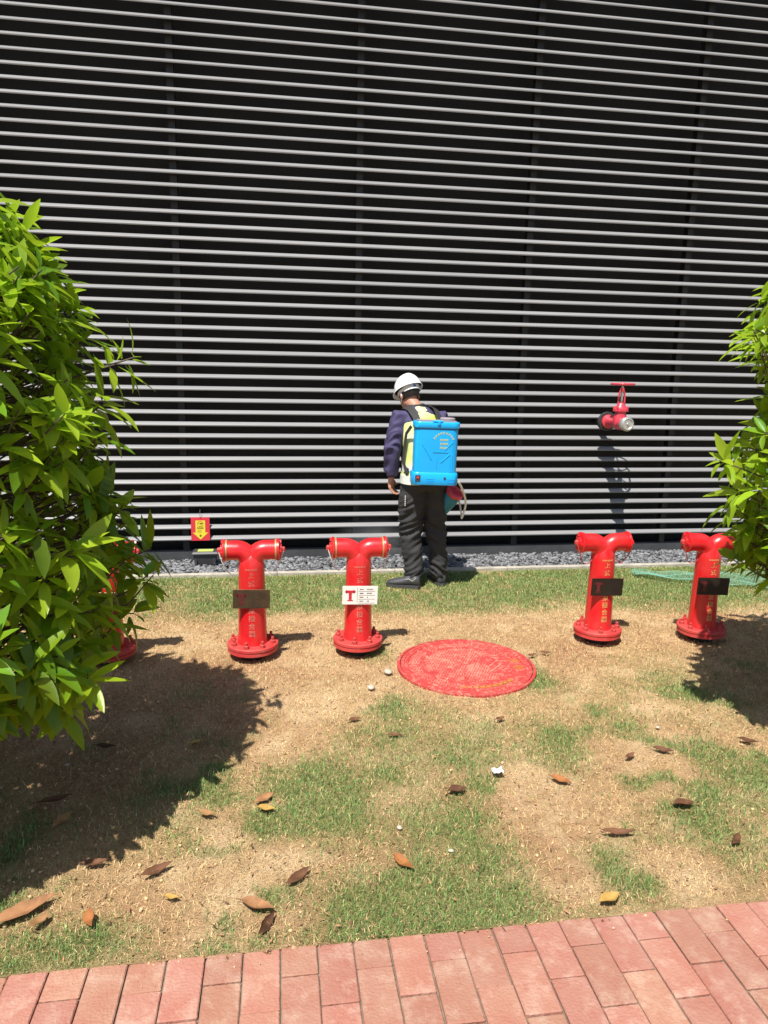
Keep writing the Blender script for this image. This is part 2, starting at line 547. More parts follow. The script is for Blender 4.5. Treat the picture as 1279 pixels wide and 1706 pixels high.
def rngmap(f, a, b_, lo=0.0, hi=1.0):
    r_ = N.new('ShaderNodeMapRange'); Lk.new(f, r_.inputs[0])
    r_.inputs[1].default_value = a; r_.inputs[2].default_value = b_
    r_.inputs[3].default_value = lo; r_.inputs[4].default_value = hi
    return r_.outputs[0]
straw = mixc(rngmap(noise(26, 6, 0.7), 0.40, 0.62), (0.60, 0.395, 0.195), (0.33, 0.20, 0.095))
straw = mixc(rngmap(noise(220, 3), 0.45, 0.72), straw, (0.68, 0.50, 0.28))
soilc = mixc(rngmap(noise(45), 0.35, 0.65), (0.54, 0.305, 0.165), (0.31, 0.165, 0.085))
c1 = mixc(sp.outputs[1], straw, soilc)
gcol = mixc(rngmap(noise(130, 3), 0.4, 0.62), (0.12, 0.17, 0.045), (0.27, 0.25, 0.10))
c1 = mixc(sp.outputs[2], c1, mixc(rngmap(noise(90, 4), 0.35, 0.65), (0.76, 0.56, 0.34), (0.56, 0.38, 0.20)))
c1 = mixc(rngmap(noise(75, 6, 0.75), 0.60, 0.70), c1, (0.14, 0.08, 0.04))
gm = N.new('ShaderNodeMath'); gm.operation = 'MULTIPLY'; gm.inputs[1].default_value = 0.85; Lk.new(sp.outputs[0], gm.inputs[0])
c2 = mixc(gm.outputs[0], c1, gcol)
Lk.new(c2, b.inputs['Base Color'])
bp = N.new('ShaderNodeBump'); bp.inputs['Strength'].default_value = 0.9; bp.inputs['Distance'].default_value = 0.02
Lk.new(noise(140, 6, 0.7), bp.inputs['Height']); Lk.new(bp.outputs[0], b.inputs['Normal'])
me.materials.append(M)
lawn = link('lawn', me)
tag(lawn, 'dry patchy lawn with tan soil and green tufts', None, None, 'structure')

# one wide sheet under everything, out to the horizon
mb = MB(); mb.add([(-600, -600, -0.07), (600, -600, -0.07), (600, 600, -0.07), (-600, 600, -0.07)], [(0, 1, 2, 3)])
g = part('ground', mb, material('ground_earth', (0.34, 0.25, 0.14), rough=0.95, var=0.35, scale=0.8), None)
tag(g, 'wide sandy earth under the lawn and path', None, None, 'structure')

# ------------------------------------------------------------------ brick path
path = link('brick_path', MB().box((0.5, 0.215, -0.036), (7.0, 3.23, 0.05)).mesh('brick_path', False), 'joint_sand')
tag(path, 'path of salmon pink bricks laid in a running bond', None, None, 'structure')
BW, BL, GAP = 0.1065, 0.206, 0.0042
bmesh_cache = []
for k in range(4):
    for half in (0, 1):
        mb = MB(); w = BW - GAP * random.uniform(0.8, 1.25)
        l = (BL / 2 if half else BL) - GAP * random.uniform(0.7, 1.2)
        mb.box((0, 0, 0), (w, l, 0.05), bevel=0.003)
        bmesh_cache.append((half, mb.mesh('brick', False)))
for c in range(-20, 32):
    x = -0.6475 + BW * c + BW / 2
    if x < -2.3 or x > 3.2: continue
    y = 1.8065
    odd = c % 2 == 0
    first = True
    while y > 0.75:
        half = 1 if (first and odd) else 0
        L_ = BL / 2 if half else BL
        me = random.choice([q for h_, q in bmesh_cache if h_ == half])
        o = link('brick', me, 'brick_pink', path)
        o.location = (x + random.uniform(-1, 1) * 0.0009, y - L_ / 2, -0.027 + random.uniform(-0.0025, 0.0025))
        o.rotation_euler = (random.uniform(-1, 1) * 0.006, random.uniform(-1, 1) * 0.008, random.uniform(-1, 1) * 0.006)
        y -= L_
        first = False

# kerb strip, gravel bed
kb = MB()
xk = -4.0
while xk < 8.0:
    L_ = 0.995
    kb.box((xk + L_ / 2, 5.748, -0.01), (L_ - 0.004, 0.052, 0.066), bevel=0.004)
    xk += L_
kerb = part('kerb', kb, 'kerb_stone', None, smooth=False)
tag(kerb, 'thin pale concrete kerb between lawn and gravel', None, None, 'structure')
mb = MB(); mb.box((2.0, 6.05, -0.035), (12.0, 0.54, 0.05))
tag(part('gravel_base', mb, 'iron_dark', None, smooth=False), 'dark bed under the gravel', None, None, 'structure')

import bmesh as _bm
def ico(sub):
    bm = _bm.new(); _bm.ops.create_icosphere(bm, subdivisions=sub, radius=1.0)
    V = np.array([v.co[:] for v in bm.verts]); Fc = np.array([[v.index for v in f.verts] for f in bm.faces])
    bm.free(); return V, Fc
IV, IF = ico(2)
npb = 8200
base = []
for k in range(6):
    d = IV.copy()
    for j in range(3):
        ax = rng.normal(size=3); ax /= np.linalg.norm(ax)
        d += 0.22 * np.outer(np.tanh(2 * (IV @ ax)), ax) * rng.uniform(-0.6, 0.9)
    base.append(d)
V = np.zeros((npb, len(IV), 3)); 
cx = rng.uniform(-2.2, 6.0, npb); cy = rng.uniform(5.785, 6.235, npb)
cz = rng.uniform(-0.004, 0.018, npb) + 0.014 * (fbm(cx, cy, 3) - 0.4)
sz = rng.uniform(0.009, 0.0185, npb)
for i in range(npb):
    q = np.array(Matrix.Rotation(rng.uniform(0, 6.28), 3, 'Z') @ Matrix.Rotation(rng.normal() * 0.5, 3, 'X'))
    s3 = sz[i] * np.array([rng.uniform(0.9, 1.55), rng.uniform(0.7, 1.1), rng.uniform(0.5, 0.85)])
    V[i] = (base[i % 6] * s3) @ q.T + (cx[i], cy[i], cz[i])
Fp = (IF[None] + (np.arange(npb) * len(IV))[:, None, None]).reshape(-1, 3)
o = link('gravel_bed', np_mesh('gravel_bed', V.reshape(-1, 3), Fp), 'pebble_grey')
tag(o, 'bed of dark grey pebbles along the foot of the louvred wall', 'gravel', None, 'stuff')

# ------------------------------------------------------------------ louvred wall
wall = thing('louvred_wall', (0, 6.22, 0), 'tall wall of pale grey horizontal louvre slats over a black backing', 'wall')
X0, X1 = -5.2, 9.2
prof = [(-0.0140, -0.0215), (-0.0145, -0.0205), (-0.0155, -0.0100), (-0.0130, -0.0065), (-0.007, -0.0005), (0.000, 0.0065), (0.008, 0.0138),
        (0.0150, 0.0192), (0.0480, 0.0196), (0.0480, 0.0172), (0.0160, 0.0168), (0.010, 0.0112), (0.000, 0.0020), (-0.0085, -0.0070), (-0.0115, -0.0115), (-0.0115, -0.0215)]
prof = [(y, z * 0.87) for y, z in prof]
def slat_mesh():
    n = len(prof)
    vs = [(X0, y, z) for y, z in prof] + [(X1, y, z) for y, z in prof]
    fs = [(i, (i + 1) % n, (i + 1) % n + n, i + n) for i in range(n)] + [tuple(range(n - 1, -1, -1)), tuple(range(n, 2 * n))]
    me = bpy.data.meshes.new('slat'); me.from_pydata(vs, [], fs); me.update(); shade(me, 30); return me
SM = slat_mesh()
for k in range(0, 54):
    o = link('slat', SM, 'louvre_grey', wall)
    o.location = (0, random.uniform(-1, 1) * 0.0012, 0.2144 + 0.1 * k + random.uniform(-1, 1) * 0.0008)
    o.rotation_euler = (random.uniform(-1, 1) * 0.03, random.uniform(-1, 1) * 0.00025, 0)
mb = MB(); mb.box((2, 0.26, 2.9), (14.4, 0.04, 5.7)); part('back_panel', mb, 'back_black', wall, smooth=False)
PM = None
for k in range(-2, 6):
    if PM is None:
        mb = MB(); mb.box((0, 0, 2.9), (0.055, 0.075, 5.66))
        PM = mb.mesh('post', False)
    o = link('post', PM, 'post_grey', wall); o.location = (-0.826 + 1.505 * k + 0.012, 0.075, 0)
mb = MB(); mb.box((2, 0.06, 0.03), (14.4, 0.05, 0.13), bevel=0.006); part('plinth', mb, 'plinth_grey', wall, smooth=False)

# ------------------------------------------------------------------ red fire hydrants (pump adapters)
def cyl_text(mb, body, size, zc, Rf, th0=0.0):
    V, Fc = text_mesh(body, size, 0.0015)
    out = []
    for x, y, z in V:
        r_ = Rf(zc + y) + z
        a = x / r_ + th0
        out.append((r_ * math.sin(a), -r_ * math.cos(a), zc + y))
    mb.add(out, Fc)

def pipeR(z):
    return 0.0845 + (0.0745 - 0.0845) * min(max((z - 0.1) / 0.42, 0), 1)

def hydrant(loc, label, plate, ring, letter, wire, rz=0.0):
    t = thing('fire_hydrant', loc, label, 'fire hydrant', 'red fire hydrants in a row on the lawn', rz)
    mb = MB()
    pf = [(0.088, 0.083), (0.0868, 0.094), (pipeR(0.105), 0.105)] + [(pipeR(z), z) for z in (0.2, 0.3, 0.4, 0.5)]
    pf += [(0.0743, 0.54), (0.0725, 0.565), (0.066, 0.592), (0.053, 0.616), (0.036, 0.636), (0.017, 0.650), (0.002, 0.656)]
    mb.lathe(pf, 40)
    part('standpipe', mb, 'hydrant_red', t)
    for sx in (-1, 1):
        mb = MB()
        pts = [(sx * 0.019, 0, 0.52), (sx * 0.019, 0, 0.575)]
        for k in range(1, 10):
            a = k / 9 * math.pi / 2
            pts.append((sx * (0.081 - 0.062 * math.cos(a)), 0, 0.580 + 0.062 * math.sin(a)))
        pts.append((sx * 0.136, 0, 0.642))
        mb.tube(pts, [0.050, 0.053] + [0.0575] * 10, 32)
        part('outlet_elbow', mb, 'hydrant_red', t)
        Mx = Matrix.Translation((sx * 0.135, 0, 0.642)) @ Matrix.Rotation(sx * math.pi / 2, 4, 'Y')
        mb = MB(); mb.lathe([(0.0585, 0), (0.0625, 0.001), (0.0625, 0.0095), (0.0585, 0.0105)], 32, Mx)
        part('outlet_ring', mb, ring, t)
        mb = MB()
        mb.lathe([(0.060, 0.0107), (0.0655, 0.012), (0.0665, 0.015), (0.0665, 0.0235), (0.064, 0.0255), (0.036, 0.028), (0.034, 0.030),
                  (0.034, 0.038), (0.031, 0.040)], 32, Mx)
        for q in range(3):
            a = q * 2 * math.pi / 3 + 0.4
            mb.box((0, 0, 0), (0.018, 0.014, 0.012), Mx @ Matrix.Rotation(a, 4, 'Z') @ Matrix.Translation((0.050, 0, 0.031)))
        cap = part('outlet_cap', mb, 'hydrant_red', t)
        mb = MB(); mb.lathe([(0.017, 0.0402), (0.018, 0.042), (0.018, 0.054), (0.014, 0.058), (0.006, 0.060)], 6, Mx, True)
        part('cap_nut', mb, 'bolt_red', cap, smooth=False)
        # retaining wire hanging from the cap to the pipe
        mb = MB(); pts = []
        for k in range(13):
            u = k / 12
            pts.append((sx * (0.185 - 0.105 * u), -0.012 - 0.01 * math.sin(u * 9), 0.640 - 0.105 * u - 0.075 * math.sin(math.pi * u)))
        mb.tube(pts, 0.0028, 6); part('cap_wire', mb, wire, t)
    mb = MB(); mb.lathe([(0.085, 0.0625), (0.1470, 0.0625), (0.1500, 0.0655), (0.1500, 0.0805), (0.1465, 0.0835), (0.085, 0.0840)], 48)
    part('base_flange', mb, 'flange_red', t)
    mb = MB(); mb.lathe([(0.08, 0.0375), (0.1440, 0.0375), (0.1475, 0.0405), (0.1475, 0.0575), (0.1440, 0.0600), (0.08, 0.0605)], 48)
    part('lower_flange', mb, 'flange_red', t)
    mb = MB(); mb.lathe([(0.075, -0.06), (0.075, 0.04)], 24); part('buried_pipe', mb, 'iron_dark', t)
    bm_ = None
    for k in range(8):
        a = (k + 0.5) * math.pi / 4 + 0.12
        if bm_ is None:
            mb = MB(); mb.lathe([(0.0165, 0.0842), (0.0165, 0.1000), (0.0140, 0.1025), (0.0095, 0.1030), (0.0095, 0.1190), (0.0075, 0.1215)], 6)
            bm_ = mb.mesh('bolt', False)
        o = link('bolt', bm_, 'bolt_red', t); o.location = (0.121 * math.cos(a), 0.121 * math.sin(a), 0)
        o.rotation_euler = (0, 0, a + k)
    mb = MB()
    for i, ch in enumerate('上式水泵接合器'):
        z = (0.506, 0.458, 0.445, 0.296, 0.250, 0.203, 0.157)[i]
        if ch == '水': continue
        cyl_text(mb, ch, 0.042 if i > 2 else 0.038, z, lambda q: pipeR(q) - 0.0004)
    for k in range(9):
        a = (k - 4) * 0.105
        mb.box((0, 0, 0), (0.0034, 0.0016, 0.0075 + 0.002 * (k % 3)), Matrix.Rotation(a, 4, 'Z') @ Matrix.Translation((0, -pipeR(0.541) - 0.0005, 0.541)))
    part('lettering', mb, letter, t, smooth=False)['kind'] = 'stuff'
    # nameplate on the front of the pipe
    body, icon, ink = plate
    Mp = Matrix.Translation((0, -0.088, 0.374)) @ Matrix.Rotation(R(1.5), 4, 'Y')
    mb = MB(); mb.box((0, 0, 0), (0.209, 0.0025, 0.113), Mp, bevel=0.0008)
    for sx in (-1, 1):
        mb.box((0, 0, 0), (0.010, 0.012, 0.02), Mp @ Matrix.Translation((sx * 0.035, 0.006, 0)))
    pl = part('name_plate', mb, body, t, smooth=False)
    Mi = Mp @ Matrix.Translation((-0.058, -0.0016, 0))
    mb = MB()
    for c_, d_ in (((0, 0, 0.022), (0.052, 0.0012, 0.016)), ((0, 0, -0.006), (0.018, 0.0012, 0.042)), ((0, 0, -0.032), (0.034, 0.0012, 0.006)),
                   ((-0.029, 0, 0.022), (0.004, 0.0012, 0.010)), ((0.029, 0, 0.022), (0.004, 0.0012, 0.010)),
                   ((-0.022, 0, 0.022), (0.004, 0.0012, 0.021)), ((0.022, 0, 0.022), (0.004, 0.0012, 0.021))):
        mb.box((0, 0, 0), d_, Mi @ Matrix.Translation(c_))
    part('hydrant_icon', mb, icon, pl, smooth=False)
    mb = MB()
    for q in range(4):
        z = 0.036 - q * 0.024
        mb.box((0, 0, 0), (0.098, 0.0008, 0.0014), Mp @ Matrix.Translation((0.040, -0.0016, z - 0.012)))
        n_ = (9, 8, 5, 6)[q]
        for s_ in range(n_):
            hgt = random.uniform(0.004, 0.007) * (1.3 if s_ > 3 else 1)
            xx = (0.0 + s_ * 0.0058) if s_ < 4 else 0.044 + (s_ - 4) * 0.0075
            mb.box((0, 0, 0), (0.0046, 0.0008, hgt), Mp @ Matrix.Translation((xx, -0.0016, z)))
    mb.box((0, 0, 0), (0.0016, 0.0008, 0.096), Mp @ Matrix.Translation((-0.016, -0.0016, 0)))
    part('plate_print', mb, ink, pl, smooth=False)
    return t

hydrant((-0.980, 4.050, 0), 'red fire hydrant mostly hidden behind the left bush', ('plate_brown_reflect', 'print_red_dimmed', 'print_dark'), 'hydrant_red', 'letter_red_lit', 'wire_white')
hydrant((-0.162, 4.037, 0), 'red fire hydrant with white wire loops and a nameplate painted with a brown reflection', ('plate_brown_reflect', 'print_red_dimmed', 'print_dark'), 'ring_cream', 'letter_red_lit', 'wire_white')
hydrant((0.467, 4.053, 0), 'red fire hydrant with a nameplate painted with a white reflection, left of the worker', ('plate_white', 'print_red', 'print_dark'), 'ring_cream', 'letter_red_lit', 'wire_white')
hydrant((2.026, 4.081, 0), 'red fire hydrant with gold lettering and a nameplate painted with a dark reflection, standing in full sun', ('plate_dark_reflect', 'print_red_dimmed', 'iron_dark'), 'hydrant_red', 'letter_gold', 'bolt_red')
hydrant((2.724, 4.036, 0), 'red fire hydrant with a nameplate painted with a dark reflection, beside the right bush and the green net', ('plate_dark_reflect', 'print_red_dimmed', 'iron_dark'), 'hydrant_red', 'letter_gold', 'bolt_red', R(-4))

# ------------------------------------------------------------------ manhole cover
mh = thing('manhole_cover', (1.068, 3.752, -0.008), 'round worn red manhole cover set in the dry lawn', 'manhole cover')
mb = MB(); mb.lathe([(0.385, -0.03), (0.402, -0.03), (0.402, 0.010), (0.397, 0.0135), (0.386, 0.0135), (0.384, 0.009)], 72, cap=False)
part('frame_ring', mb, 'cover_red', mh)
mb = MB()
mb.lathe([(0.381, -0.03), (0.381, 0.0105), (0.378, 0.013), (0.362, 0.013), (0.359, 0.009), (0.346, 0.009), (0.343, 0.013), (0.338, 0.013), (0.335, 0.0085),
          (0.268, 0.0085), (0.265, 0.012), (0.259, 0.012), (0.256, 0.0085), (0.004, 0.0085)], 72)
part('disc', mb, 'cover_red', mh, angle=25)
mb = MB()
for i in range(-22, 23):
    for j in range(-22, 23):
        x, y = i * 0.0165 + (0.008 if j % 2 else 0), j * 0.0165
        r_ = math.hypot(x, y)
        if r_ > 0.325 or 0.24 < r_ < 0.275: continue
        if x > 0.12 and abs(y + 0.02) < 0.12: continue
        if r_ > 0.27 and x > -0.02 and y < 0.12: continue
        mb.box((x, y, 0.0100), (0.0115, 0.0062, 0.007), Matrix.Rotation(0 if j % 2 else 1.57, 4, 'Z'))
o = part('stud_pattern', mb, 'cover_stud', mh, smooth=False); o['kind'] = 'stuff'
mb = MB()
for s_ in (-0.03, 0.03):
    mb.box((0.165, s_ - 0.03, 0.0105), (0.13, 0.007, 0.005), Matrix.Rotation(R(48), 4, 'Z'))
part('raised_bar', mb, 'cover_stud', mh, smooth=False)
mb = MB()
for k, ch in enumerate('消防'):
    V, Fc = text_mesh(ch, 0.058, 0.0015)
    a = R(6 - k * 19)
    mb.add(V, Fc, Matrix.Rotation(a, 4, 'Z') @ Matrix.Translation((0.302, 0, 0.0105)) @ Matrix.Rotation(R(-90), 4, 'Z'))
for k in range(9):
    a = R(-52 - k * 7)
    mb.box((0, 0, 0), (0.020, 0.030, 0.004), Matrix.Rotation(a, 4, 'Z') @ Matrix.Translation((0.302, 0, 0.0105)))
    mb.box((0, 0, 0), (0.034, 0.006, 0.004), Matrix.Rotation(a + 0.05, 4, 'Z') @ Matrix.Translation((0.302, 0, 0.0105)))
part('lettering', mb, 'cover_letter', mh, smooth=False)['kind'] = 'stuff'

# ------------------------------------------------------------------ wall valve
vy = 5.84
vv = thing('fire_valve', (2.955, vy, 1.276), 'pink red hose valve with a handwheel and silver outlet on the louvred wall', 'valve')
Yax = Matrix.Rotation(R(90), 4, 'X')     # lathe axis z -> -y
mb = MB(); mb.lathe([(0.033, -0.55), (0.033, -0.19)], 20, Yax); part('supply_pipe', mb, 'valve_dark', vv)
mb = MB(); mb.lathe([(0.036, -0.262), (0.082, -0.260), (0.086, -0.254), (0.086, -0.236), (0.082, -0.230), (0.04, -0.228)], 28, Yax)
part('wall_flange', mb, 'valve_dark', vv)
mb = MB()
mb.lathe([(0.040, -0.228), (0.062, -0.226), (0.062, -0.205), (0.044, -0.195), (0.044, -0.06), (0.058, -0.03), (0.058, 0.03), (0.044, 0.06), (0.046, 0.092), (0.040, 0.096)], 24, Yax)
mb.rings([(0, 0, -0.055, 0.02, 0.02), (0, 0, -0.045, 0.045, 0.045), (0, 0, 0, 0.062, 0.058), (0, 0, 0.05, 0.058, 0.05), (0, 0, 0.085, 0.046, 0.042), (0, 0, 0.10, 0.044, 0.042)], 24)
part('valve_body', mb, 'valve_red', vv)
mb = MB(); mb.rings([(0, 0, 0.101, 0.066, 0.052), (0, 0, 0.104, 0.069, 0.055), (0, 0, 0.124, 0.069, 0.055), (0, 0, 0.128, 0.062, 0.05), (0, 0, 0.150, 0.040, 0.034), (0, 0, 0.172, 0.030, 0.028), (0, 0, 0.178, 0.020, 0.02)], 20)
part('bonnet', mb, 'valve_red', vv)
for k, (bx, by) in enumerate(((-1, -1), (1, -1), (1, 1), (-1, 1))):
    mb = MB(); mb.lathe([(0.010, 0.1285), (0.010, 0.140), (0.006, 0.146)], 6, Matrix.Translation((bx * 0.045, by * 0.033, 0))); part('bolt', mb, 'valve_red', vv, smooth=False)
mb = MB()
for s_ in (-1, 1):
    mb.tube([(s_ * 0.028, 0, 0.17), (s_ * 0.028, 0, 0.22), (s_ * 0.022, 0, 0.262), (s_ * 0.012, 0, 0.282)], [0.009, 0.008, 0.008, 0.010], 10)
mb.lathe([(0.018, 0.275), (0.018, 0.300), (0.012, 0.304)], 14)
part('yoke', mb, 'valve_red', vv)
mb = MB(); mb.lathe([(0.0095, 0.17), (0.0095, 0.346)], 12); part('stem', mb, 'alloy', vv)
mb = MB()
ring = [(0.094 * math.cos(a), 0.094 * math.sin(a), 0.336) for a in np.linspace(0, 2 * math.pi, 37)]
mb.tube(ring, 0.0095, 10, cap=False)
for k in range(5):
    a = k * 2 * math.pi / 5 + 0.3
    mb.tube([(0.012 * math.cos(a), 0.012 * math.sin(a), 0.336), (0.05 * math.cos(a), 0.05 * math.sin(a), 0.331), (0.09 * math.cos(a), 0.09 * math.sin(a), 0.336)], 0.007, 8)
mb.lathe([(0.019, 0.322), (0.021, 0.326), (0.021, 0.346), (0.016, 0.352)], 14)
part('handwheel', mb, 'valve_red', vv)
mb = MB(); mb.lathe([(0.040, 0.0965), (0.056, 0.098), (0.056, 0.112), (0.050, 0.114), (0.050, 0.124), (0.060, 0.126), (0.060, 0.140), (0.056, 0.143)], 28, Yax)
part('hose_coupling', mb, 'alloy', vv)
mb = MB(); mb.lathe([(0.052, 0.1432), (0.052, 0.150), (0.046, 0.153), (0.040, 0.150), (0.038, 0.148), (0.012, 0.149), (0.010, 0.156), (0.006, 0.158)], 28, Yax)
part('coupling_cap', mb, 'alloy', vv)

# ------------------------------------------------------------------ hanging sign and bait box
sg = thing('hanging_sign', (-0.682, 6.195, 0.196), 'small red sign with a yellow down arrow hung on the lowest slats', 'sign')
mb = MB(); mb.box((0, 0, 0.104), (0.160, 0.003, 0.208), bevel=0.0008); part('board', mb, 'sign_red', sg, smooth=False)
mb = MB(); mb.prism([(-0.041, 0.180), (-0.041, 0.072), (-0.066, 0.072), (0, 0.010), (0.066, 0.072), (0.041, 0.072), (0.041, 0.180)], -0.0032, -0.0018)
ar = part('arrow', mb, 'sign_yellow', sg, smooth=False)
mb = MB()
pts = [(0.024 * math.cos(a), -0.0036, 0.152 + 0.022 * math.sin(a)) for a in np.linspace(0, 2 * math.pi, 25)]
mb.tube(pts, 0.0014, 5, cap=False)
mb.ball((0.006, -0.0036, 0.154), (0.013, 0.001, 0.007), 12); mb.ball((0.018, -0.0036, 0.157), (0.006, 0.001, 0.004), 8)
mb.tube([(-0.006, -0.0036, 0.153), (-0.013, -0.0036, 0.160), (-0.019, -0.0036, 0.155)], 0.001, 5)
for xx in (0.0, 0.009): mb.box((xx, -0.0036, 0.146), (0.002, 0.001, 0.007))
for k in range(4):
    mb.box((-0.021 + k * 0.014, -0.0036, 0.121), (0.009, 0.0006, 0.008))
mb.box((0, -0.0036, 0.110), (0.056, 0.0006, 0.006))
for k in range(3): mb.box((-0.008, -0.0036, 0.096 - k * 0.010), (0.036, 0.0006, 0.0025))
mb.lathe([(0.010, -0.0004), (0.010, 0.0004)], 12, Matrix.Translation((0, -0.0036, 0.045)) @ Yax)
part('arrow_print', mb, material('print_olive', (0.16, 0.13, 0.02), rough=0.6), ar, smooth=False)
mb = MB(); mb.tube([(0, -0.001, 0.200), (0.0, -0.010, 0.225), (0.0, -0.004, 0.262), (0.0, 0.012, 0.272)], 0.002, 6); part('hanging_wire', mb, 'string', sg)

bx = thing('bait_box', (-0.632, 6.085, 0.022), 'small black plastic bait box with a lime label on the gravel below the sign', 'box')
mb = MB()
def taper(mb, w0, d0, z0, w1, d1, z1):
    vs = [(sx * w / 2, sy * d / 2, z) for (w, d, z) in ((w0, d0, z0), (w1, d1, z1)) for sx, sy in ((-1, -1), (1, -1), (1, 1), (-1, 1))]
    mb.add(vs, [(3, 2, 1, 0), (4, 5, 6, 7)] + [(i, (i + 1) % 4, (i + 1) % 4 + 4, i + 4) for i in range(4)])
taper(mb, 0.170, 0.105, 0.0, 0.200, 0.130, 0.088)
for s_ in (-1, 1): mb.box((s_ * 0.078, -0.058, 0.028), (0.020, 0.030, 0.055))
part('tub', mb, 'box_black', bx, smooth=False)
mb = MB(); taper(mb, 0.222, 0.150, 0.0885, 0.226, 0.154, 0.098); taper(mb, 0.218, 0.146, 0.0982, 0.196, 0.124, 0.112)
lid = part('lid', mb, 'box_black', bx, smooth=False)
mb = MB(); mb.box((0, 0.0, 0.1132), (0.130, 0.082, 0.0018)); part('lid_label', mb, 'label_lime', lid, smooth=False)

# ------------------------------------------------------------------ worker
WX, WY = 1.13, 5.34
wk = thing('person', (WX, WY, 0), 'worker seen from behind in a white hard hat, lime vest and dark trousers', 'person')
def limb(mb, pts, rad, n=14): mb.tube(pts, rad, n)
def remesh(mb, voxel, smooth_it=4, fac=0.5):
    me = bpy.data.meshes.new('work'); me.from_pydata(mb.v, [], mb.f); me.update()
    import bmesh
    bm = bmesh.new(); bm.from_mesh(me); bmesh.ops.recalc_face_normals(bm, faces=bm.faces); bm.to_mesh(me); bm.free()
    r_ = evaluated(me, [('REMESH', dict(mode='VOXEL', voxel_size=voxel)), ('SMOOTH', dict(iterations=smooth_it, factor=fac))])
    r_.polygons.foreach_set('use_smooth', [True] * len(r_.polygons))
    return r_
def folds(me, amp, f):
    n = len(me.vertices)
    V = np.zeros(n * 3); me.vertices.foreach_get('co', V); V = V.reshape(-1, 3)
    Nn = np.zeros(n * 3); me.vertices.foreach_get('normal', Nn); Nn = Nn.reshape(-1, 3)
    d = np.array([f(p) for p in V])
    V = V + Nn * (d * amp)[:, None]
    me.vertices.foreach_set('co', V.ravel()); me.update()

HEADM = Matrix.Translation((-0.112, 0.165, 1.482)) @ Matrix.Rotation(R(24), 4, 'Z') @ Matrix.Rotation(R(-25), 4, 'X')
SHL, ELL, WRL = (-0.205, 0.055, 1.325), (-0.262, 0.030, 1.085), (-0.258, 0.085, 0.868)
SHR, ELR, WRR = (0.118, 0.095, 1.320), (0.165, 0.150, 1.085), (0.160, 0.340, 0.93)
def hand(mb, wrist, d, side, curl):
    """palm, four bent fingers of unequal length and a thumb; d = finger direction, side = towards the thumb"""
    d = Vector(d).normalized(); side = Vector(side); side = (side - d * side.dot(d)).normalized()
    pn = d.cross(side).normalized()
    w = Vector(wrist)
    mb.tube([w - d * 0.03, w + d * 0.01, w + d * 0.05, w + d * 0.088], [(0.027, 0.022), (0.028, 0.020), (0.037, 0.017), (0.036, 0.014)], 14)
    lens = (0.070, 0.080, 0.074, 0.058)
    for k in range(4):
        off = (1.5 - k) * 0.0205
        p = w + d * 0.070 + side * off
        L_ = lens[k]
        pts = [p]
        ang = 0.0
        for s_ in range(4):
            ang += curl * (0.25 if s_ == 0 else 0.42)
            dd = (d * math.cos(ang) + pn * math.sin(ang) + side * (0.06 * (1.5 - k))).normalized()
            p = p + dd * (0.02 if s_ == 0 else L_ / 3)
            pts.append(p)
        mb.tube(pts, [0.0098, 0.0095, 0.0090, 0.0082, 0.0070], 10)
    p = w + d * 0.022 + side * 0.026
    pts = [w + d * 0.012 + side * 0.012, p, p + (d * 0.75 + side * 0.5 + pn * 0.35).normalized() * 0.036, p + (d * 0.8 + side * 0.32 + pn * 0.45).normalized() * 0.066]
    mb.tube(pts, [0.013, 0.0125, 0.0105, 0.0085], 10)

mb = MB()
mb.rings([(0.0, 0, 0.80, 0.12, 0.09), (0, 0, 0.86, 0.155, 0.105), (0, 0, 0.95, 0.150, 0.10), (0, 0.015, 1.08, 0.138, 0.095), (-0.02, 0.04, 1.20, 0.15, 0.10), (-0.035, 0.07, 1.31, 0.155, 0.10), (-0.045, 0.09, 1.37, 0.11, 0.08), (-0.06, 0.105, 1.40, 0.062, 0.06)], 28)
limb(mb, [(-0.05, 0.095, 1.36), (-0.080, 0.122, 1.42), (-0.108, 0.148, 1.46)], [0.06, 0.054, 0.052])
for sh, el, wr in ((SHL, ELL, WRL), (SHR, ELR, WRR)):
    limb(mb, [tuple(0.55 * Vector(sh) + 0.45 * Vector((-0.04, 0.07, 1.30))), sh, tuple(Vector(sh).lerp(Vector(el), .5)), el, tuple(Vector(el).lerp(Vector(wr), .35)), wr], [0.05, 0.052, 0.045, 0.038, 0.037, 0.025])
for hp, kn, an in (((-0.088, 0, 0.84), (-0.102, 0.035, 0.47), (-0.070, -0.015, 0.09)), ((0.075, 0.005, 0.84), (0.098, 0.04, 0.47), (0.145, 0.035, 0.09))):
    limb(mb, [hp, tuple(Vector(hp).lerp(Vector(kn), .5)), kn, tuple(Vector(kn).lerp(Vector(an), .3)), an], [0.083, 0.072, 0.054, 0.053, 0.037])
FOOT = (((-0.060, -0.060, 0), (-0.265, 0.020, 0)), ((0.150, 0.0, 0), (0.125, 0.250, 0)))
for he, to in FOOT:
    h_, t_ = Vector(he), Vector(to)
    limb(mb, [tuple(h_.lerp(t_, .04) + Vector((0, 0, 0.045))), tuple(h_.lerp(t_, .35) + Vector((0, 0, 0.047))), tuple(h_.lerp(t_, .7) + Vector((0, 0, 0.036))), tuple(h_.lerp(t_, .9) + Vector((0, 0, 0.028)))], [0.026, 0.030, 0.024, 0.014])
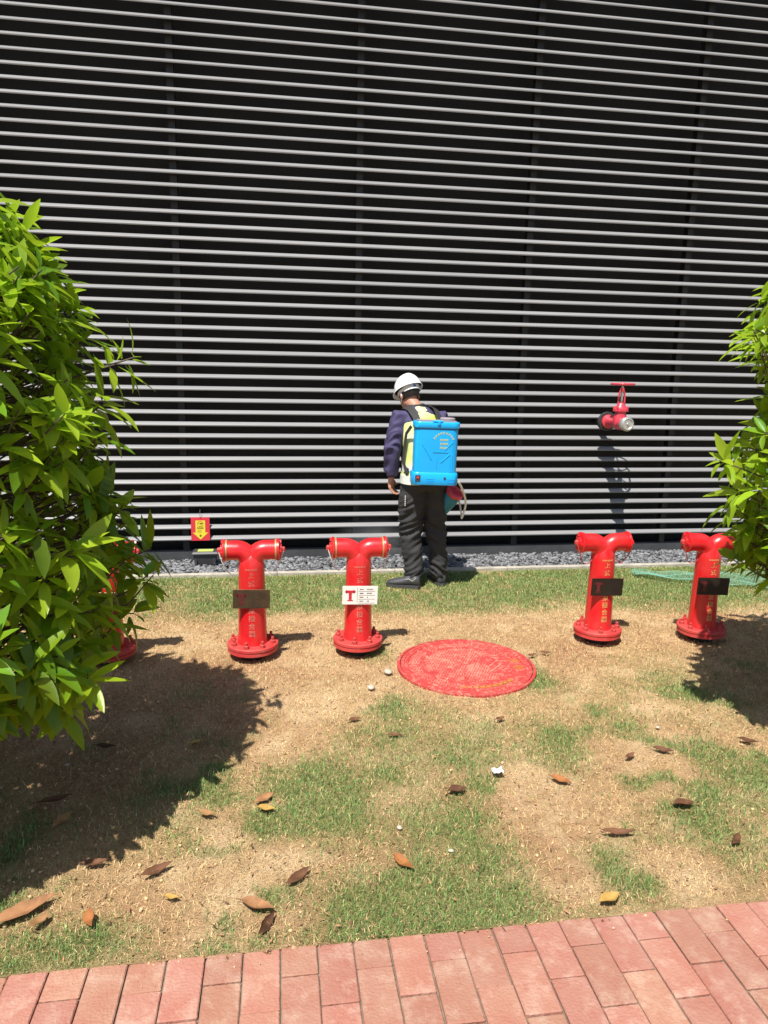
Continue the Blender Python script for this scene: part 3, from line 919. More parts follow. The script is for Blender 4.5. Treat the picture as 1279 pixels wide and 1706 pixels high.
# head: skull, jaw, nose, brow, lips, ears as one surface
mb.ball((0, 0, 0), (0.074, 0.094, 0.096), 24, HEADM @ Matrix.Translation((0, -0.004, 0.055)))
mb.ball((0, 0, 0), (0.060, 0.066, 0.078), 20, HEADM @ Matrix.Translation((0, 0.030, -0.005)))
mb.ball((0, 0, 0), (0.034, 0.028, 0.026), 14, HEADM @ Matrix.Translation((0, 0.070, -0.058)))
mb.tube([tuple(HEADM @ Vector(p)) for p in ((0, 0.090, 0.045), (0, 0.107, 0.018), (0, 0.100, 0.006))], [0.010, 0.0135, 0.014], 10)
mb.tube([tuple(HEADM @ Vector(p)) for p in ((-0.022, 0.088, -0.026), (0, 0.096, -0.025), (0.022, 0.088, -0.026))], [0.006, 0.0085, 0.006], 8)
mb.tube([tuple(HEADM @ Vector(p)) for p in ((-0.040, 0.078, 0.052), (0, 0.090, 0.055), (0.040, 0.078, 0.052))], [0.009, 0.011, 0.009], 8)
for s_ in (-1, 1):
    mb.ball((0, 0, 0), (0.011, 0.021, 0.032), 14, HEADM @ Matrix.Translation((s_ * 0.077, -0.004, 0.010)) @ Matrix.Rotation(s_ * 0.35, 4, 'Z'))
hand(mb, WRL, (0.05, 0.10, -1), (0.45, 0.9, 0), 0.75)
hand(mb, WRR, (0.35, 0.75, -0.55), (-0.5, 0.4, 0.5), 1.9)
body = link('body', remesh(mb, 0.0062, 3, 0.45), 'skin', wk)
for s_ in (-1, 1):
    mb = MB(); mb.ball((0, 0, 0), 0.0105, 12, HEADM @ Matrix.Translation((s_ * 0.031, 0.082, 0.036))); e = part('eye', mb, 'paper', body)
    mb = MB(); mb.ball((0, 0, 0), 0.0055, 10, HEADM @ Matrix.Translation((s_ * 0.031, 0.0915, 0.034))); part('pupil', mb, 'hair_black', body)
# hair: short, below the hat at the back and sides
mb = MB()
vs, fs = [], []
na, nb = 36, 10
for i in range(na + 1):
    a = R(-205) + (R(230)) * i / na * 1.0 - R(0)
    for j in range(nb + 1):
        ph = R(-42 + 132 * j / nb)
        rr = 1.06
        vs.append((0.075 * rr * math.cos(ph) * math.cos(a), -0.004 + 0.096 * rr * math.cos(ph) * math.sin(a), 0.05 + 0.097 * rr * math.sin(ph)))
for i in range(na):
    for j in range(nb):
        fs.append((i * (nb + 1) + j, (i + 1) * (nb + 1) + j, (i + 1) * (nb + 1) + j + 1, i * (nb + 1) + j + 1))
mb.add(vs, fs, HEADM)
part('hair', mb, 'hair_black', wk)

# trousers
mb = MB()
mb.rings([(-0.004, 0.0, 0.78, 0.145, 0.115), (-0.008, 0, 0.86, 0.172, 0.135), (-0.004, 0.0, 0.94, 0.168, 0.125), (0.0, 0.0, 1.00, 0.158, 0.115)], 28)
limb(mb, [(-0.085, 0.005, 0.86), (-0.097, 0.018, 0.68), (-0.103, 0.034, 0.48), (-0.092, 0.015, 0.30), (-0.075, -0.005, 0.15), (-0.074, -0.014, 0.060)], [0.100, 0.106, 0.086, 0.076, 0.068, 0.066], 20)
limb(mb, [(0.075, 0.005, 0.86), (0.083, 0.020, 0.68), (0.098, 0.042, 0.48), (0.122, 0.035, 0.30), (0.138, 0.030, 0.16), (0.142, 0.033, 0.070)], [0.095, 0.098, 0.082, 0.073, 0.068, 0.066], 20)
tr = remesh(mb, 0.0115, 5, 0.5)
def tf(p):
    k = 1.0 + 1.3 * math.exp(-((p[2] - 0.46) / 0.13) ** 2) + 1.5 * math.exp(-((p[2] - 0.13) / 0.06) ** 2)
    q = Vector((p[0] * 7, p[1] * 7, p[2] * 22 + p[0] * 22 * math.copysign(1, p[0]) * 0.6))
    r_ = mnoise.noise(q)
    return k * (0.7 - 2.1 * abs(r_)) + 0.6 * mnoise.noise(Vector((p[0] * 16, p[1] * 16, p[2] * 9)))
folds(tr, 0.011, tf)
link('trousers', tr, 'trouser_black', wk)
mb = MB()
for k in range(6):
    mb.box((0, 0, 0), (0.007, 0.0015, 0.009), Matrix.Translation((-0.171, -0.086, 0.742 - k * 0.014)) @ Matrix.Rotation(R(-52), 4, 'Z'))
part('trouser_print', mb, 'plate_white', wk, smooth=False)

# jacket
mb = MB()
mb.rings([(0.0, 0, 0.90, 0.165, 0.12), (0, 0.0, 0.95, 0.166, 0.122), (0, 0.01, 1.08, 0.156, 0.118), (-0.02, 0.035, 1.20, 0.165, 0.122), (-0.035, 0.065, 1.31, 0.172, 0.118), (-0.045, 0.085, 1.375, 0.125, 0.092), (-0.062, 0.105, 1.412, 0.078, 0.07), (-0.072, 0.113, 1.425, 0.066, 0.062)], 28)
for sh, el, wr in ((SHL, ELL, WRL), (SHR, ELR, WRR)):
    wr2 = Vector(el).lerp(Vector(wr), 0.93)
    limb(mb, [tuple(0.5 * Vector(sh) + 0.5 * Vector((-0.04, 0.07, 1.31))), tuple(Vector(sh) + Vector((0, 0, 0.012))), tuple(Vector(sh).lerp(Vector(el), .5)), el, tuple(Vector(el).lerp(Vector(wr), .4)), tuple(wr2)], [0.064, 0.070, 0.068, 0.062, 0.057, 0.047], 20)
jk = remesh(mb, 0.0105, 5, 0.5)
def jf(p):
    arm = min(1.0, max(0.0, (abs(p[0] + 0.03) - 0.15) / 0.05))
    k = 0.6 + arm * (0.7 + 1.2 * math.exp(-((p[2] - 1.08) / 0.09) ** 2) + 0.8 * math.exp(-((p[2] - 0.92) / 0.06) ** 2))
    q = Vector((p[0] * 8, p[1] * 12 + 3, p[2] * 18 + p[1] * 20))
    return k * (0.6 - 1.9 * abs(mnoise.noise(q)))
folds(jk, 0.012, jf)
link('jacket', jk, 'jacket_navy', wk)
# vest over the jacket
mb = MB()
mb.rings([(0.0, 0, 0.845, 0.196, 0.142), (0, 0.0, 0.95, 0.186, 0.140), (0, 0.01, 1.08, 0.172, 0.132), (-0.02, 0.035, 1.20, 0.176, 0.134), (-0.035, 0.065, 1.30, 0.166, 0.130), (-0.042, 0.083, 1.36, 0.136, 0.108), (-0.055, 0.098, 1.40, 0.092, 0.085), (-0.066, 0.108, 1.418, 0.072, 0.070)], 32)
vt = remesh(mb, 0.0105, 4, 0.5)
folds(vt, 0.006, lambda p: 0.6 - 2.0 * abs(mnoise.noise(Vector((p[0] * 11, p[1] * 6 + 9, p[2] * 14)))))
link('vest', vt, 'vest_lime', wk)
mb = MB()
vs, fs = [], []
for i in range(40):
    a = 2 * math.pi * i / 40
    vs += [(0.190 * math.cos(a), 0.001 + 0.145 * math.sin(a), 0.93), (0.188 * math.cos(a), 0.002 + 0.144 * math.sin(a), 0.975)]
for i in range(40):
    j = (i + 1) % 40; fs.append((2 * i, 2 * j, 2 * j + 1, 2 * i + 1))
mb.add(vs, fs); part('reflective_band', mb, 'vest_band', wk)
# shirt tail under the vest at the left hip
mb = MB(); mb.rings([(-0.10, -0.005, 0.835, 0.102, 0.140), (-0.098, -0.003, 0.90, 0.098, 0.142)], 20); part('shirt_tail', mb, 'vest_band', wk)
# collar
mb = MB(); mb.tube([(-0.071 + 0.063 * math.cos(a), 0.116 + 0.060 * math.sin(a), 1.424 + 0.006 * math.cos(a)) for a in np.linspace(0, 2 * math.pi, 29)], (0.010), 8, cap=False)
part('collar', mb, 'strap_black', wk)
# mask strap behind the ear
mb = MB(); mb.tube([tuple(HEADM @ Vector(p)) for p in ((-0.083, -0.016, 0.028), (-0.086, -0.022, 0.004), (-0.078, 0.0, -0.022), (-0.066, 0.040, -0.030))], 0.0028, 6)
part('mask_strap', mb, 'paper', wk)
# shoes
for idx, (he, to) in enumerate(FOOT):
    h_, t_ = Vector(he), Vector(to)
    d = (t_ - h_).normalized(); sd = Vector((-d.y, d.x, 0))
    ln = (t_ - h_).length
    def ring(u, w, z0, z1, n=16):
        c = h_ + d * (u * ln)
        return [tuple(c + sd * (w * math.cos(2 * math.pi * i / n)) + Vector((0, 0, (z0 + z1) / 2 + (z1 - z0) / 2 * math.sin(2 * math.pi * i / n)))) for i in range(n)]
    prof_ = [(-0.13, 0.022, 0.015, 0.075), (-0.09, 0.036, 0.012, 0.100), (0.05, 0.041, 0.012, 0.112), (0.25, 0.042, 0.012, 0.105), (0.45, 0.044, 0.012, 0.085), (0.70, 0.049, 0.012, 0.068), (0.90, 0.044, 0.012, 0.056), (1.04, 0.030, 0.013, 0.045), (1.09, 0.012, 0.018, 0.036)]
    mb = MB(); n = 16; vs = []; fs = []
    for q in prof_: vs += ring(*q)
    for k in range(len(prof_) - 1):
        for i in range(n):
            j = (i + 1) % n; fs.append((k * n + i, k * n + j, k * n + n + j, k * n + n + i))
    fs += [tuple(range(n - 1, -1, -1)), tuple(range((len(prof_) - 1) * n, len(prof_) * n))]
    mb.add(vs, fs); sh = part('shoe', mb, 'shoe_grey', wk, angle=80)
    mb = MB(); pl_ = []
    for u, w in ((-0.14, 0.018), (-0.10, 0.036), (0.05, 0.043), (0.3, 0.042), (0.7, 0.051), (0.92, 0.045), (1.06, 0.030), (1.11, 0.010)):
        pl_.append((h_ + d * (u * ln), w))
    top = [c + sd * w for c, w in pl_] + [c - sd * w for c, w in reversed(pl_)]
    n = len(top)
    mb.add([tuple(p + Vector((0, 0, 0.002))) for p in top] + [tuple(p + Vector((0, 0, 0.024))) for p in top],
           [tuple(range(n - 1, -1, -1)), tuple(range(n, 2 * n))] + [(i, (i + 1) % n, (i + 1) % n + n, i + n) for i in range(n)])
    part('sole', mb, 'shoe_sole', sh, smooth=False)
    for s_ in (-1, 1):
        mb = MB()
        mb.tube([tuple(h_ + d * (u * ln) + sd * (s_ * w) + Vector((0, 0, z))) for u, w, z in ((-0.02, 0.038, 0.088), (0.12, 0.041, 0.062), (0.25, 0.042, 0.078), (0.36, 0.040, 0.070))], 0.0032, 6)
        part('trim', mb, 'shoe_trim', sh)

# hard hat
hat = thing('hard_hat', (WX, WY, 0), 'white hard hat worn by the worker', 'hard hat')
HM = HEADM @ Matrix.Translation((0, -0.006, 0.070)) @ Matrix.Rotation(R(-4), 4, 'X')
def hat_shell(k, zc=0.0):
    vs, fs = [], []
    na, nb = 48, 14
    for j in range(nb + 1):
        ph = R(90 * j / nb)
        for i in range(na):
            a = 2 * math.pi * i / na
            ridge = 1 + 0.025 * max(0, math.cos(2 * a - math.pi)) ** 6 * 0 + 0.03 * math.exp(-(math.cos(a) * math.cos(ph) / 0.16) ** 2) * (1 if ph > R(18) else 0.3)
            rx, ry, rz = 0.101 * k, 0.124 * k, 0.118 * k
            vs.append((rx * math.cos(ph) * math.cos(a) * ridge, ry * math.cos(ph) * math.sin(a) * ridge, zc + rz * math.sin(ph) * ridge))
    for j in range(nb):
        for i in range(na):
            q = (i + 1) % na; fs.append((j * na + i, j * na + q, j * na + na + q, j * na + na + i))
    return vs, fs
mb = MB(); vs, fs = hat_shell(1.0); mb.add(vs, fs, HM)
# brim with a longer peak in front
vs, fs = [], []
na = 48
for i in range(na):
    a = 2 * math.pi * i / na
    pk = 0.009 + 0.026 * max(0, math.sin(a)) ** 3
    for (f_, dz) in ((1.0, 0.004), (1.0, -0.002)):
        vs.append((0.101 * math.cos(a), 0.124 * math.sin(a), dz))
    vs.append(((0.101 + pk) * math.cos(a), (0.124 + pk) * math.sin(a), -0.010)); vs.append(((0.101 + pk) * math.cos(a), (0.124 + pk) * math.sin(a), -0.015))
for i in range(na):
    j = (i + 1) % na
    fs += [(4 * i, 4 * j, 4 * j + 2, 4 * i + 2), (4 * i + 2, 4 * j + 2, 4 * j + 3, 4 * i + 3), (4 * i + 3, 4 * j + 3, 4 * j + 1, 4 * i + 1)]
mb.add(vs, fs, HM)
part('shell', mb, 'helmet_white', hat, angle=60)
mb = MB(); vs, fs = hat_shell(0.965); mb.add(vs, fs, HM); part('lining', mb, 'helmet_inside', hat)
mb = MB(); vs, fs = [], []
for i in range(40):
    a = 2 * math.pi * i / 40
    w = 0.013 if math.sin(a) > -0.4 else 0.021
    for rr, dz in ((1, w), (1, -w), (0.965, -w), (0.965, w)):
        vs.append((0.083 * rr * math.cos(a), -0.002 + 0.104 * rr * math.sin(a), -0.026 + dz))
for i in range(40):
    j = (i + 1) % 40
    for q in range(4): fs.append((4 * i + q, 4 * j + q, 4 * j + (q + 1) % 4, 4 * i + (q + 1) % 4))
mb.add(vs, fs, HM); hb = part('headband', mb, 'plate_white', hat, smooth=False)
mb = MB(); mb.box((0, 0, 0), (0.018, 0.006, 0.016), HM @ Matrix.Translation((-0.01, -0.107, -0.026))); part('adjuster', mb, 'tank_blue_dark', hb, smooth=False)

# knapsack sprayer
ks = thing('knapsack_sprayer', (1.142, 5.115, 0.865), 'bright blue knapsack sprayer with yellow print on the back of the worker', 'sprayer')
def rrect(w, d, z, r=0.045, n=6, yc=0.0, xc=0.0):
    pts = []
    for cx_, cy_, a0 in ((w / 2 - r, d / 2 - r, 0), (-w / 2 + r, d / 2 - r, 90), (-w / 2 + r, -d / 2 + r, 180), (w / 2 - r, -d / 2 + r, 270)):
        for k in range(n + 1):
            a = R(a0 + 90 * k / n); pts.append((xc + cx_ + r * math.cos(a), yc + cy_ + r * math.sin(a), z))
    return pts
def loft(mb, rings_, M=None):
    n = len(rings_[0]); vs = [p for q in rings_ for p in q]; fs = []
    for k in range(len(rings_) - 1):
        for i in range(n):
            j = (i + 1) % n; fs.append((k * n + i, k * n + j, k * n + n + j, k * n + n + i))
    fs += [tuple(range(n - 1, -1, -1)), tuple(range((len(rings_) - 1) * n, len(rings_) * n))]
    mb.add(vs, fs, M)
TS = Matrix.Rotation(R(1.2), 4, 'Y') @ Matrix.Rotation(R(-4), 4, 'Z')
mb = MB(); loft(mb, [rrect(0.318, 0.165, 0.085), rrect(0.320, 0.166, 0.20), rrect(0.320, 0.166, 0.415)], TS)
# moulded ribs on the rear face
for x0, z0, x1, z1 in ((-0.105, 0.295, -0.035, 0.185), (0.118, 0.315, 0.060, 0.255), (0.100, 0.225, 0.035, 0.165)):
    mb.tube([(x0, -0.0825, z0), (x1, -0.0825, z1)], 0.0045, 8, M=TS)
for x0 in (0.005, 0.105, 0.118):
    mb.box((0, 0, 0), (0.004, 0.005, 0.13 if x0 > 0.1 else 0.07), TS @ Matrix.Translation((x0, -0.084, 0.16)))
mb.box((0, 0, 0), (0.112, 0.005, 0.004), TS @ Matrix.Translation((0.03, -0.084, 0.240)))
part('tank', mb, 'tank_blue', ks)
mb = MB(); loft(mb, [rrect(0.330, 0.176, 0.412), rrect(0.338, 0.184, 0.418), rrect(0.338, 0.184, 0.452), rrect(0.330, 0.176, 0.458)], TS)
part('rim', mb, 'tank_blue', ks)
mb = MB(); loft(mb, [rrect(0.322, 0.168, 0.404), rrect(0.322, 0.168, 0.411)], TS); part('rim_shade_strip', mb, 'tank_blue_dark', ks)  # dark blue strip painting in the shade below the rim
mb = MB(); loft(mb, [rrect(0.335, 0.182, -0.004), rrect(0.342, 0.188, 0.002), rrect(0.342, 0.188, 0.078), rrect(0.330, 0.176, 0.088)], TS)
for z in (0.018, 0.030, 0.042):
    for x0, w_ in ((-0.04, 0.055), (0.115, 0.05)):
        mb.box((0, 0, 0), (w_, 0.004, 0.004), TS @ Matrix.Translation((x0, -0.0945, z)))
bs = part('base', mb, 'tank_blue', ks)
mb = MB(); mb.box((0, 0, 0), (0.038, 0.005, 0.046), TS @ Matrix.Translation((-0.130, -0.0952, 0.046))); pn = part('switch_panel', mb, 'box_black', bs, smooth=False)
mb = MB(); mb.box((0, 0, 0), (0.018, 0.005, 0.014), TS @ Matrix.Translation((-0.130, -0.0992, 0.052))); part('switch', mb, 'sign_red', pn, smooth=False)
mb = MB(); mb.lathe([(0.008, -0.001), (0.009, 0.0), (0.009, 0.004), (0.004, 0.005)], 14, TS @ Matrix.Translation((0.070, -0.094, 0.050)) @ Yax); part('charging_socket', mb, 'box_black', bs)
mb = MB(); mb.lathe([(0.052, 0.455), (0.056, 0.460), (0.056, 0.482), (0.050, 0.487), (0.02, 0.489)], 28, TS @ Matrix.Translation((0.085, 0.01, 0)))
mb.box((0, 0, 0), (0.28, 0.13, 0.010), TS @ Matrix.Translation((0, 0, 0.463))); part('lid', mb, 'lid_grey', ks)
mb = MB(); mb.box((0, 0, 0), (0.075, 0.02, 0.016), TS @ Matrix.Translation((0.0, -0.085, 0.463)), bevel=0.004); mb.box((0, 0, 0), (0.020, 0.012, 0.028), TS @ Matrix.Translation((0.008, -0.098, 0.452)), bevel=0.003)
part('latch', mb, 'tank_blue', ks, smooth=False)
mb = MB()
def glyph(mb, x, z, s, rot=0.0):
    Mg = TS @ Matrix.Translation((x, -0.0838, z)) @ Matrix.Rotation(rot, 4, 'Y')
    for k in range(3): mb.box((0, 0, 0), (s * 0.9, 0.0012, s * 0.16), Mg @ Matrix.Translation((random.uniform(-.1, .1) * s, 0, (k - 1) * s * 0.34)))
    mb.box((0, 0, 0), (s * 0.17, 0.0012, s * 0.95), Mg @ Matrix.Translation((random.uniform(-.25, .25) * s, 0, 0)))
for k in range(9):
    a = R(-62 + k * 15.5)
    glyph(mb, 0.050 + 0.078 * math.sin(a), 0.305 + 0.075 * math.cos(a), 0.0145, a)
for r_ in range(3):
    for k in range(4): glyph(mb, 0.030 + k * 0.0155, 0.330 - r_ * 0.0285, 0.0145)
part('tank_print', mb, 'print_yellow', ks, smooth=False)
# shoulder straps
def strap(pts, w=0.026, th=0.006):
    mb = MB(); pts = [Vector(p) for p in pts]; vs, fs = [], []
    for k, p in enumerate(pts):
        t_ = (pts[min(k + 1, len(pts) - 1)] - pts[max(k - 1, 0)]).normalized()
        ctr = Vector((WX - 0.03, WY + 0.05, p.z if p.z < 1.25 else 1.25))
        nrm = (p - ctr); nrm = (nrm - t_ * nrm.dot(t_)).normalized(); sd = t_.cross(nrm)
        for a, b_ in ((-1, 0), (1, 0), (1, 1), (-1, 1)): vs.append(p + sd * (a * w) + nrm * (b_ * th))
    for k in range(len(pts) - 1):
        for i in range(4):
            j = (i + 1) % 4; fs.append((4 * k + i, 4 * k + j, 4 * k + 4 + j, 4 * k + 4 + i))
    fs += [(3, 2, 1, 0), tuple(range(len(vs) - 4, len(vs)))]
    o_ = ks.location
    mb.add([tuple(v - o_) for v in vs], fs)
    return mb
A = lambda x, y, z: (WX + x, WY + y, z)
part('shoulder_strap', strap([A(-0.085, -0.125, 1.285), A(-0.105, -0.070, 1.355), A(-0.130, 0.000, 1.400), A(-0.150, 0.075, 1.412), A(-0.160, 0.150, 1.375), A(-0.155, 0.195, 1.28), A(-0.150, 0.175, 1.12), A(-0.17, 0.10, 1.00), A(-0.186, 0.0, 0.95), A(-0.155, -0.10, 0.93)]), 'strap_black', ks)
part('shoulder_strap', strap([A(0.080, -0.125, 1.290), A(0.072, -0.060, 1.360), A(0.062, 0.010, 1.402), A(0.050, 0.085, 1.412), A(0.045, 0.160, 1.375), A(0.060, 0.205, 1.28), A(0.090, 0.185, 1.12), A(0.15, 0.10, 1.00), A(0.186, 0.0, 0.95), A(0.155, -0.10, 0.93)]), 'strap_black', ks)
part('side_strap', strap([A(-0.145, -0.130, 1.280), A(-0.172, -0.075, 1.22), A(-0.180, -0.05, 1.10), A(-0.186, -0.06, 1.00), A(-0.165, -0.11, 0.92)], 0.012, 0.004), 'strap_black', ks)
# hoses: one loop out of the base, round and forward to the spray head
def bez(P, n=28):
    out = []
    P = [Vector(p) for p in P]
    for i in range(len(P) - 1):
        p0 = P[max(i - 1, 0)]; p1 = P[i]; p2 = P[i + 1]; p3 = P[min(i + 2, len(P) - 1)]
        for k in range(n // (len(P) - 1)):
            t_ = k / (n // (len(P) - 1))
            out.append(0.5 * (2 * p1 + (p2 - p0) * t_ + (2 * p0 - 5 * p1 + 4 * p2 - p3) * t_ ** 2 + (3 * p1 - p0 - 3 * p2 + p3) * t_ ** 3))
    out.append(P[-1]); return out
o_ = Vector(ks.location)
mb = MB(); mb.tube([p - o_ for p in bez([(1.300, 5.10, 0.895), (1.345, 5.12, 0.860), (1.405, 5.22, 0.780), (1.450, 5.30, 0.680), (1.445, 5.32, 0.600), (1.432, 5.34, 0.545)])], 0.0085, 10); part('hose', mb, 'hose_white', ks)
mb = MB(); mb.tube([p - o_ for p in bez([(1.270, 5.42, 0.800), (1.300, 5.34, 0.825), (1.350, 5.32, 0.785), (1.402, 5.33, 0.690), (1.425, 5.335, 0.600), (1.432, 5.34, 0.545)])], 0.0072, 10); part('return_hose', mb, 'hose_grey', ks)

# spray head in the right hand
a0 = Vector((1.352, 5.28, 0.762)); ad = Vector((-0.34, 0.42, -0.66)).normalized()
hd = thing('spray_head', a0, 'blue cylindrical spray head with a round red end cap near the leg of the worker', 'spray gun')
Q = ad.to_track_quat('Z', 'Y').to_matrix().to_4x4()
mb = MB(); mb.lathe([(0.066, 0.010), (0.068, 0.03), (0.064, 0.10), (0.056, 0.20), (0.048, 0.27), (0.030, 0.275)], 28, Q); part('barrel', mb, 'cone_blue', hd)
mb = MB(); mb.lathe([(0.070, 0.014), (0.075, 0.008), (0.075, -0.012), (0.068, -0.018), (0.050, -0.020), (0.048, -0.016), (0.006, -0.016)], 28, Q)
for k in range(8):
    a = k * math.pi / 4
    mb.box((0, 0, 0), (0.030, 0.006, 0.006), Q @ Matrix.Rotation(a, 4, 'Z') @ Matrix.Translation((0.028, 0, -0.018)))
part('end_cap', mb, 'valve_red', hd)
mb = MB(); hp = Vector((WX + 0.200, WY + 0.395, 0.885)) - a0
mb.tube([Q @ Vector((0, 0, 0.20)), hp * 0.6 + (Q @ Vector((0, 0, 0.20))) * 0.4, hp], [0.014, 0.013, 0.014], 10); part('handle', mb, 'strap_black', hd)

# ------------------------------------------------------------------ leafy bushes at both sides
def leaf_geom(L_, W_, bend, fold):
    """lanceolate leaf along +x, upper face +z, midrib fold, tip bending down"""
    n = 6; vs = []; fs = []
    for k in range(n + 1):
        u = k / n
        w = W_ * 0.5 * (math.sin(math.pi * min(1, 0.04 + u * 0.96) ** 0.85) ** 0.8 if 0 < k < n else 0.04)
        x = L_ * u * (1 - 0.10 * bend * u); z = -bend * L_ * u * u * 0.5
        vs += [(x, -w, z + fold * w), (x, 0, z), (x, w, z + fold * w)]
    for k in range(n):
        a = 3 * k
        fs += [(a, a + 3, a + 4, a + 1), (a + 1, a + 4, a + 5, a + 2)]
    return np.array(vs), np.array(fs)
LEAFS = [leaf_geom(random.uniform(0.095, 0.150), random.uniform(0.031, 0.043), random.uniform(0.05, 0.65), random.uniform(0.1, 0.5)) for _ in range(8)]
def leaf_mesh(k, mat):
    V, Fc = LEAFS[k]; me = np_mesh('leaf', V, Fc); me.materials.append(MT[mat]); return me
LM = {(k, mt): leaf_mesh(k, mt) for k in range(8) for mt in ('leaf_green', 'leaf_pale')}
camp = np.array([0, 0, CAM_H]); Rt, Up, Fw = np.array(right), np.array(up), np.array(fwd)

def bush(name, centre, profile, label, seed, nwh, extra=()):
    rg = np.random.default_rng(seed)
    t = thing(name, (centre[0], centre[1], 0), label, 'bush')
    c0 = np.array([centre[0], centre[1], 0.0])
    zs, rs = [p[0] for p in profile], [p[1] for p in profile]
    mb = MB(); mb.tube([(0, 0, -0.05), (0.01, 0.01, 0.3), (-0.02, 0.02, 0.9), (0.02, 0.0, 1.5), (0, 0.01, zs[-1] - 0.25)], [0.045, 0.038, 0.030, 0.022, 0.010], 10)
    part('trunk', mb, 'bark', t)
    whorls = []
    for i in range(nwh):
        z = rg.uniform(zs[0], zs[-1]); rmax = np.interp(z, zs, rs)
        if rg.random() > rmax / max(rs) + 0.15: continue
        a = rg.uniform(0, 2 * math.pi)
        lump = 1 + 0.16 * (fbm(np.array([a * 2.2 + seed]), np.array([z * 3.0]), 1.3)[0] - 0.5) * 2
        depth = rg.random()
        k = (1 - 0.40 * depth ** 3.0) if depth < 0.93 else rg.uniform(1.05, 1.15)
        r_ = rmax * lump * k
        p = np.array([r_ * math.cos(a), r_ * math.sin(a), z])
        d = np.array([math.cos(a), math.sin(a), 0.55 + 0.9 * (z - zs[0]) / (zs[-1] - zs[0]) * 0.6]); d += rg.normal(size=3) * 0.28
        whorls.append((p, d / np.linalg.norm(d)))
    for p in extra:
        p = np.array(p) - c0; d = np.array([p[0], p[1], 0.35 * np.linalg.norm(p[:2])]); whorls.append((p, d / np.linalg.norm(d)))
    leaves = []
    tw = MB()
    for p, d in whorls:
        q = p - d * rg.uniform(0.10, 0.18); root = np.array([0, 0, p[2] - 0.25 * np.linalg.norm(p[:2]) - 0.1])
        tw.tube([q * 0.55 + root * 0.45, q, p], [0.006, 0.004, 0.0025], 5, cap=False)
        ref = np.array([0, 0, 1.0]) if abs(d[2]) < 0.9 else np.array([1.0, 0, 0])
        e1 = np.cross(ref, d); e1 /= np.linalg.norm(e1); e2 = np.cross(d, e1)
        nl = int(rg.integers(6, 10)); ph = rg.uniform(0, 6.28)
        young_sunlit = rg.random() < 0.42 + 0.28 * min(1, max(0, (p[2] - 0.9) / 0.7))  # pale share grows upward: young leaves, plus sunlit tops painted in
        for j in range(nl):
            th = ph + j * 2.399 + rg.normal() * 0.15
            tilt = rg.uniform(0.75, 1.65)
            rad = e1 * math.cos(th) + e2 * math.sin(th)
            ax = d * math.cos(tilt) + rad * math.sin(tilt)
            ax = ax + np.array([0, 0, -0.28]) * rg.uniform(-0.2, 1.0); ax /= np.linalg.norm(ax)
            nr = d * math.sin(tilt) - rad * math.cos(tilt); nr = nr + np.array([0, 0, 1.7]) + rg.normal(size=3) * 0.25
            nr = nr - ax * nr.dot(ax); nr /= np.linalg.norm(nr)
            sd = np.cross(nr, ax)
            s_ = rg.uniform(0.60, 1.32)
            b_ = p - d * rg.uniform(0.0, 0.06) + ax * 0.012
            leaves.append((b_, ax, sd, nr, s_, int(rg.integers(0, 8)), 'leaf_pale' if young_sunlit else 'leaf_green'))
    part('twigs', tw, 'bark', t)['kind'] = 'stuff'
    score = []
    for lf in leaves:
        w = lf[0] + c0 - camp; dd = w @ Fw
        x, y = (w @ Rt) / dd * 1175.45, (w @ Up) / dd * 1175.45
        vis = dd > 0 and abs(x) < 650 and abs(y) < 860
        out = -(w / np.linalg.norm(w)) @ (np.array([lf[0][0], lf[0][1], 0.0]) / (np.linalg.norm(lf[0][:2]) + 1e-6))
        rel = np.linalg.norm(lf[0][:2]) / np.interp(lf[0][2], zs, rs)
        score.append(lf[4] / dd * (1.0 if vis else 0.01) * (1.0 if out > -0.15 else 0.3) * (1.0 if rel > 0.8 else 0.5))
    order = np.argsort(-np.array(score))
    for i in order[:300]:
        b_, ax, sd, nr, s_, k, mt = leaves[i]
        o = link('leaf', LM[(k, mt)], None, t)
        M = Matrix.Identity(4)
        for r_ in range(3): M[r_][0], M[r_][1], M[r_][2], M[r_][3] = ax[r_] * s_, sd[r_] * s_, nr[r_] * s_, b_[r_]
        o.matrix_local = M
    Vs, Fs, mi = [], [], []
    off = 0
    for i in order[300:]:
        b_, ax, sd, nr, s_, k, mt = leaves[i]
        V, Fc = LEAFS[k]
        Vs.append(V @ np.stack([ax, sd, nr]) * s_ + b_); Fs.append(Fc + off); off += len(V); mi += [1 if mt == 'leaf_pale' else 0] * len(Fc)
    me = np_mesh('foliage', np.concatenate(Vs), np.concatenate(Fs))
    me.materials.append(MT['leaf_green']); me.materials.append(MT['leaf_pale'])
    me.polygons.foreach_set('material_index', np.array(mi, dtype=np.int32))
    link('foliage', me, None, t)['kind'] = 'stuff'
    return t

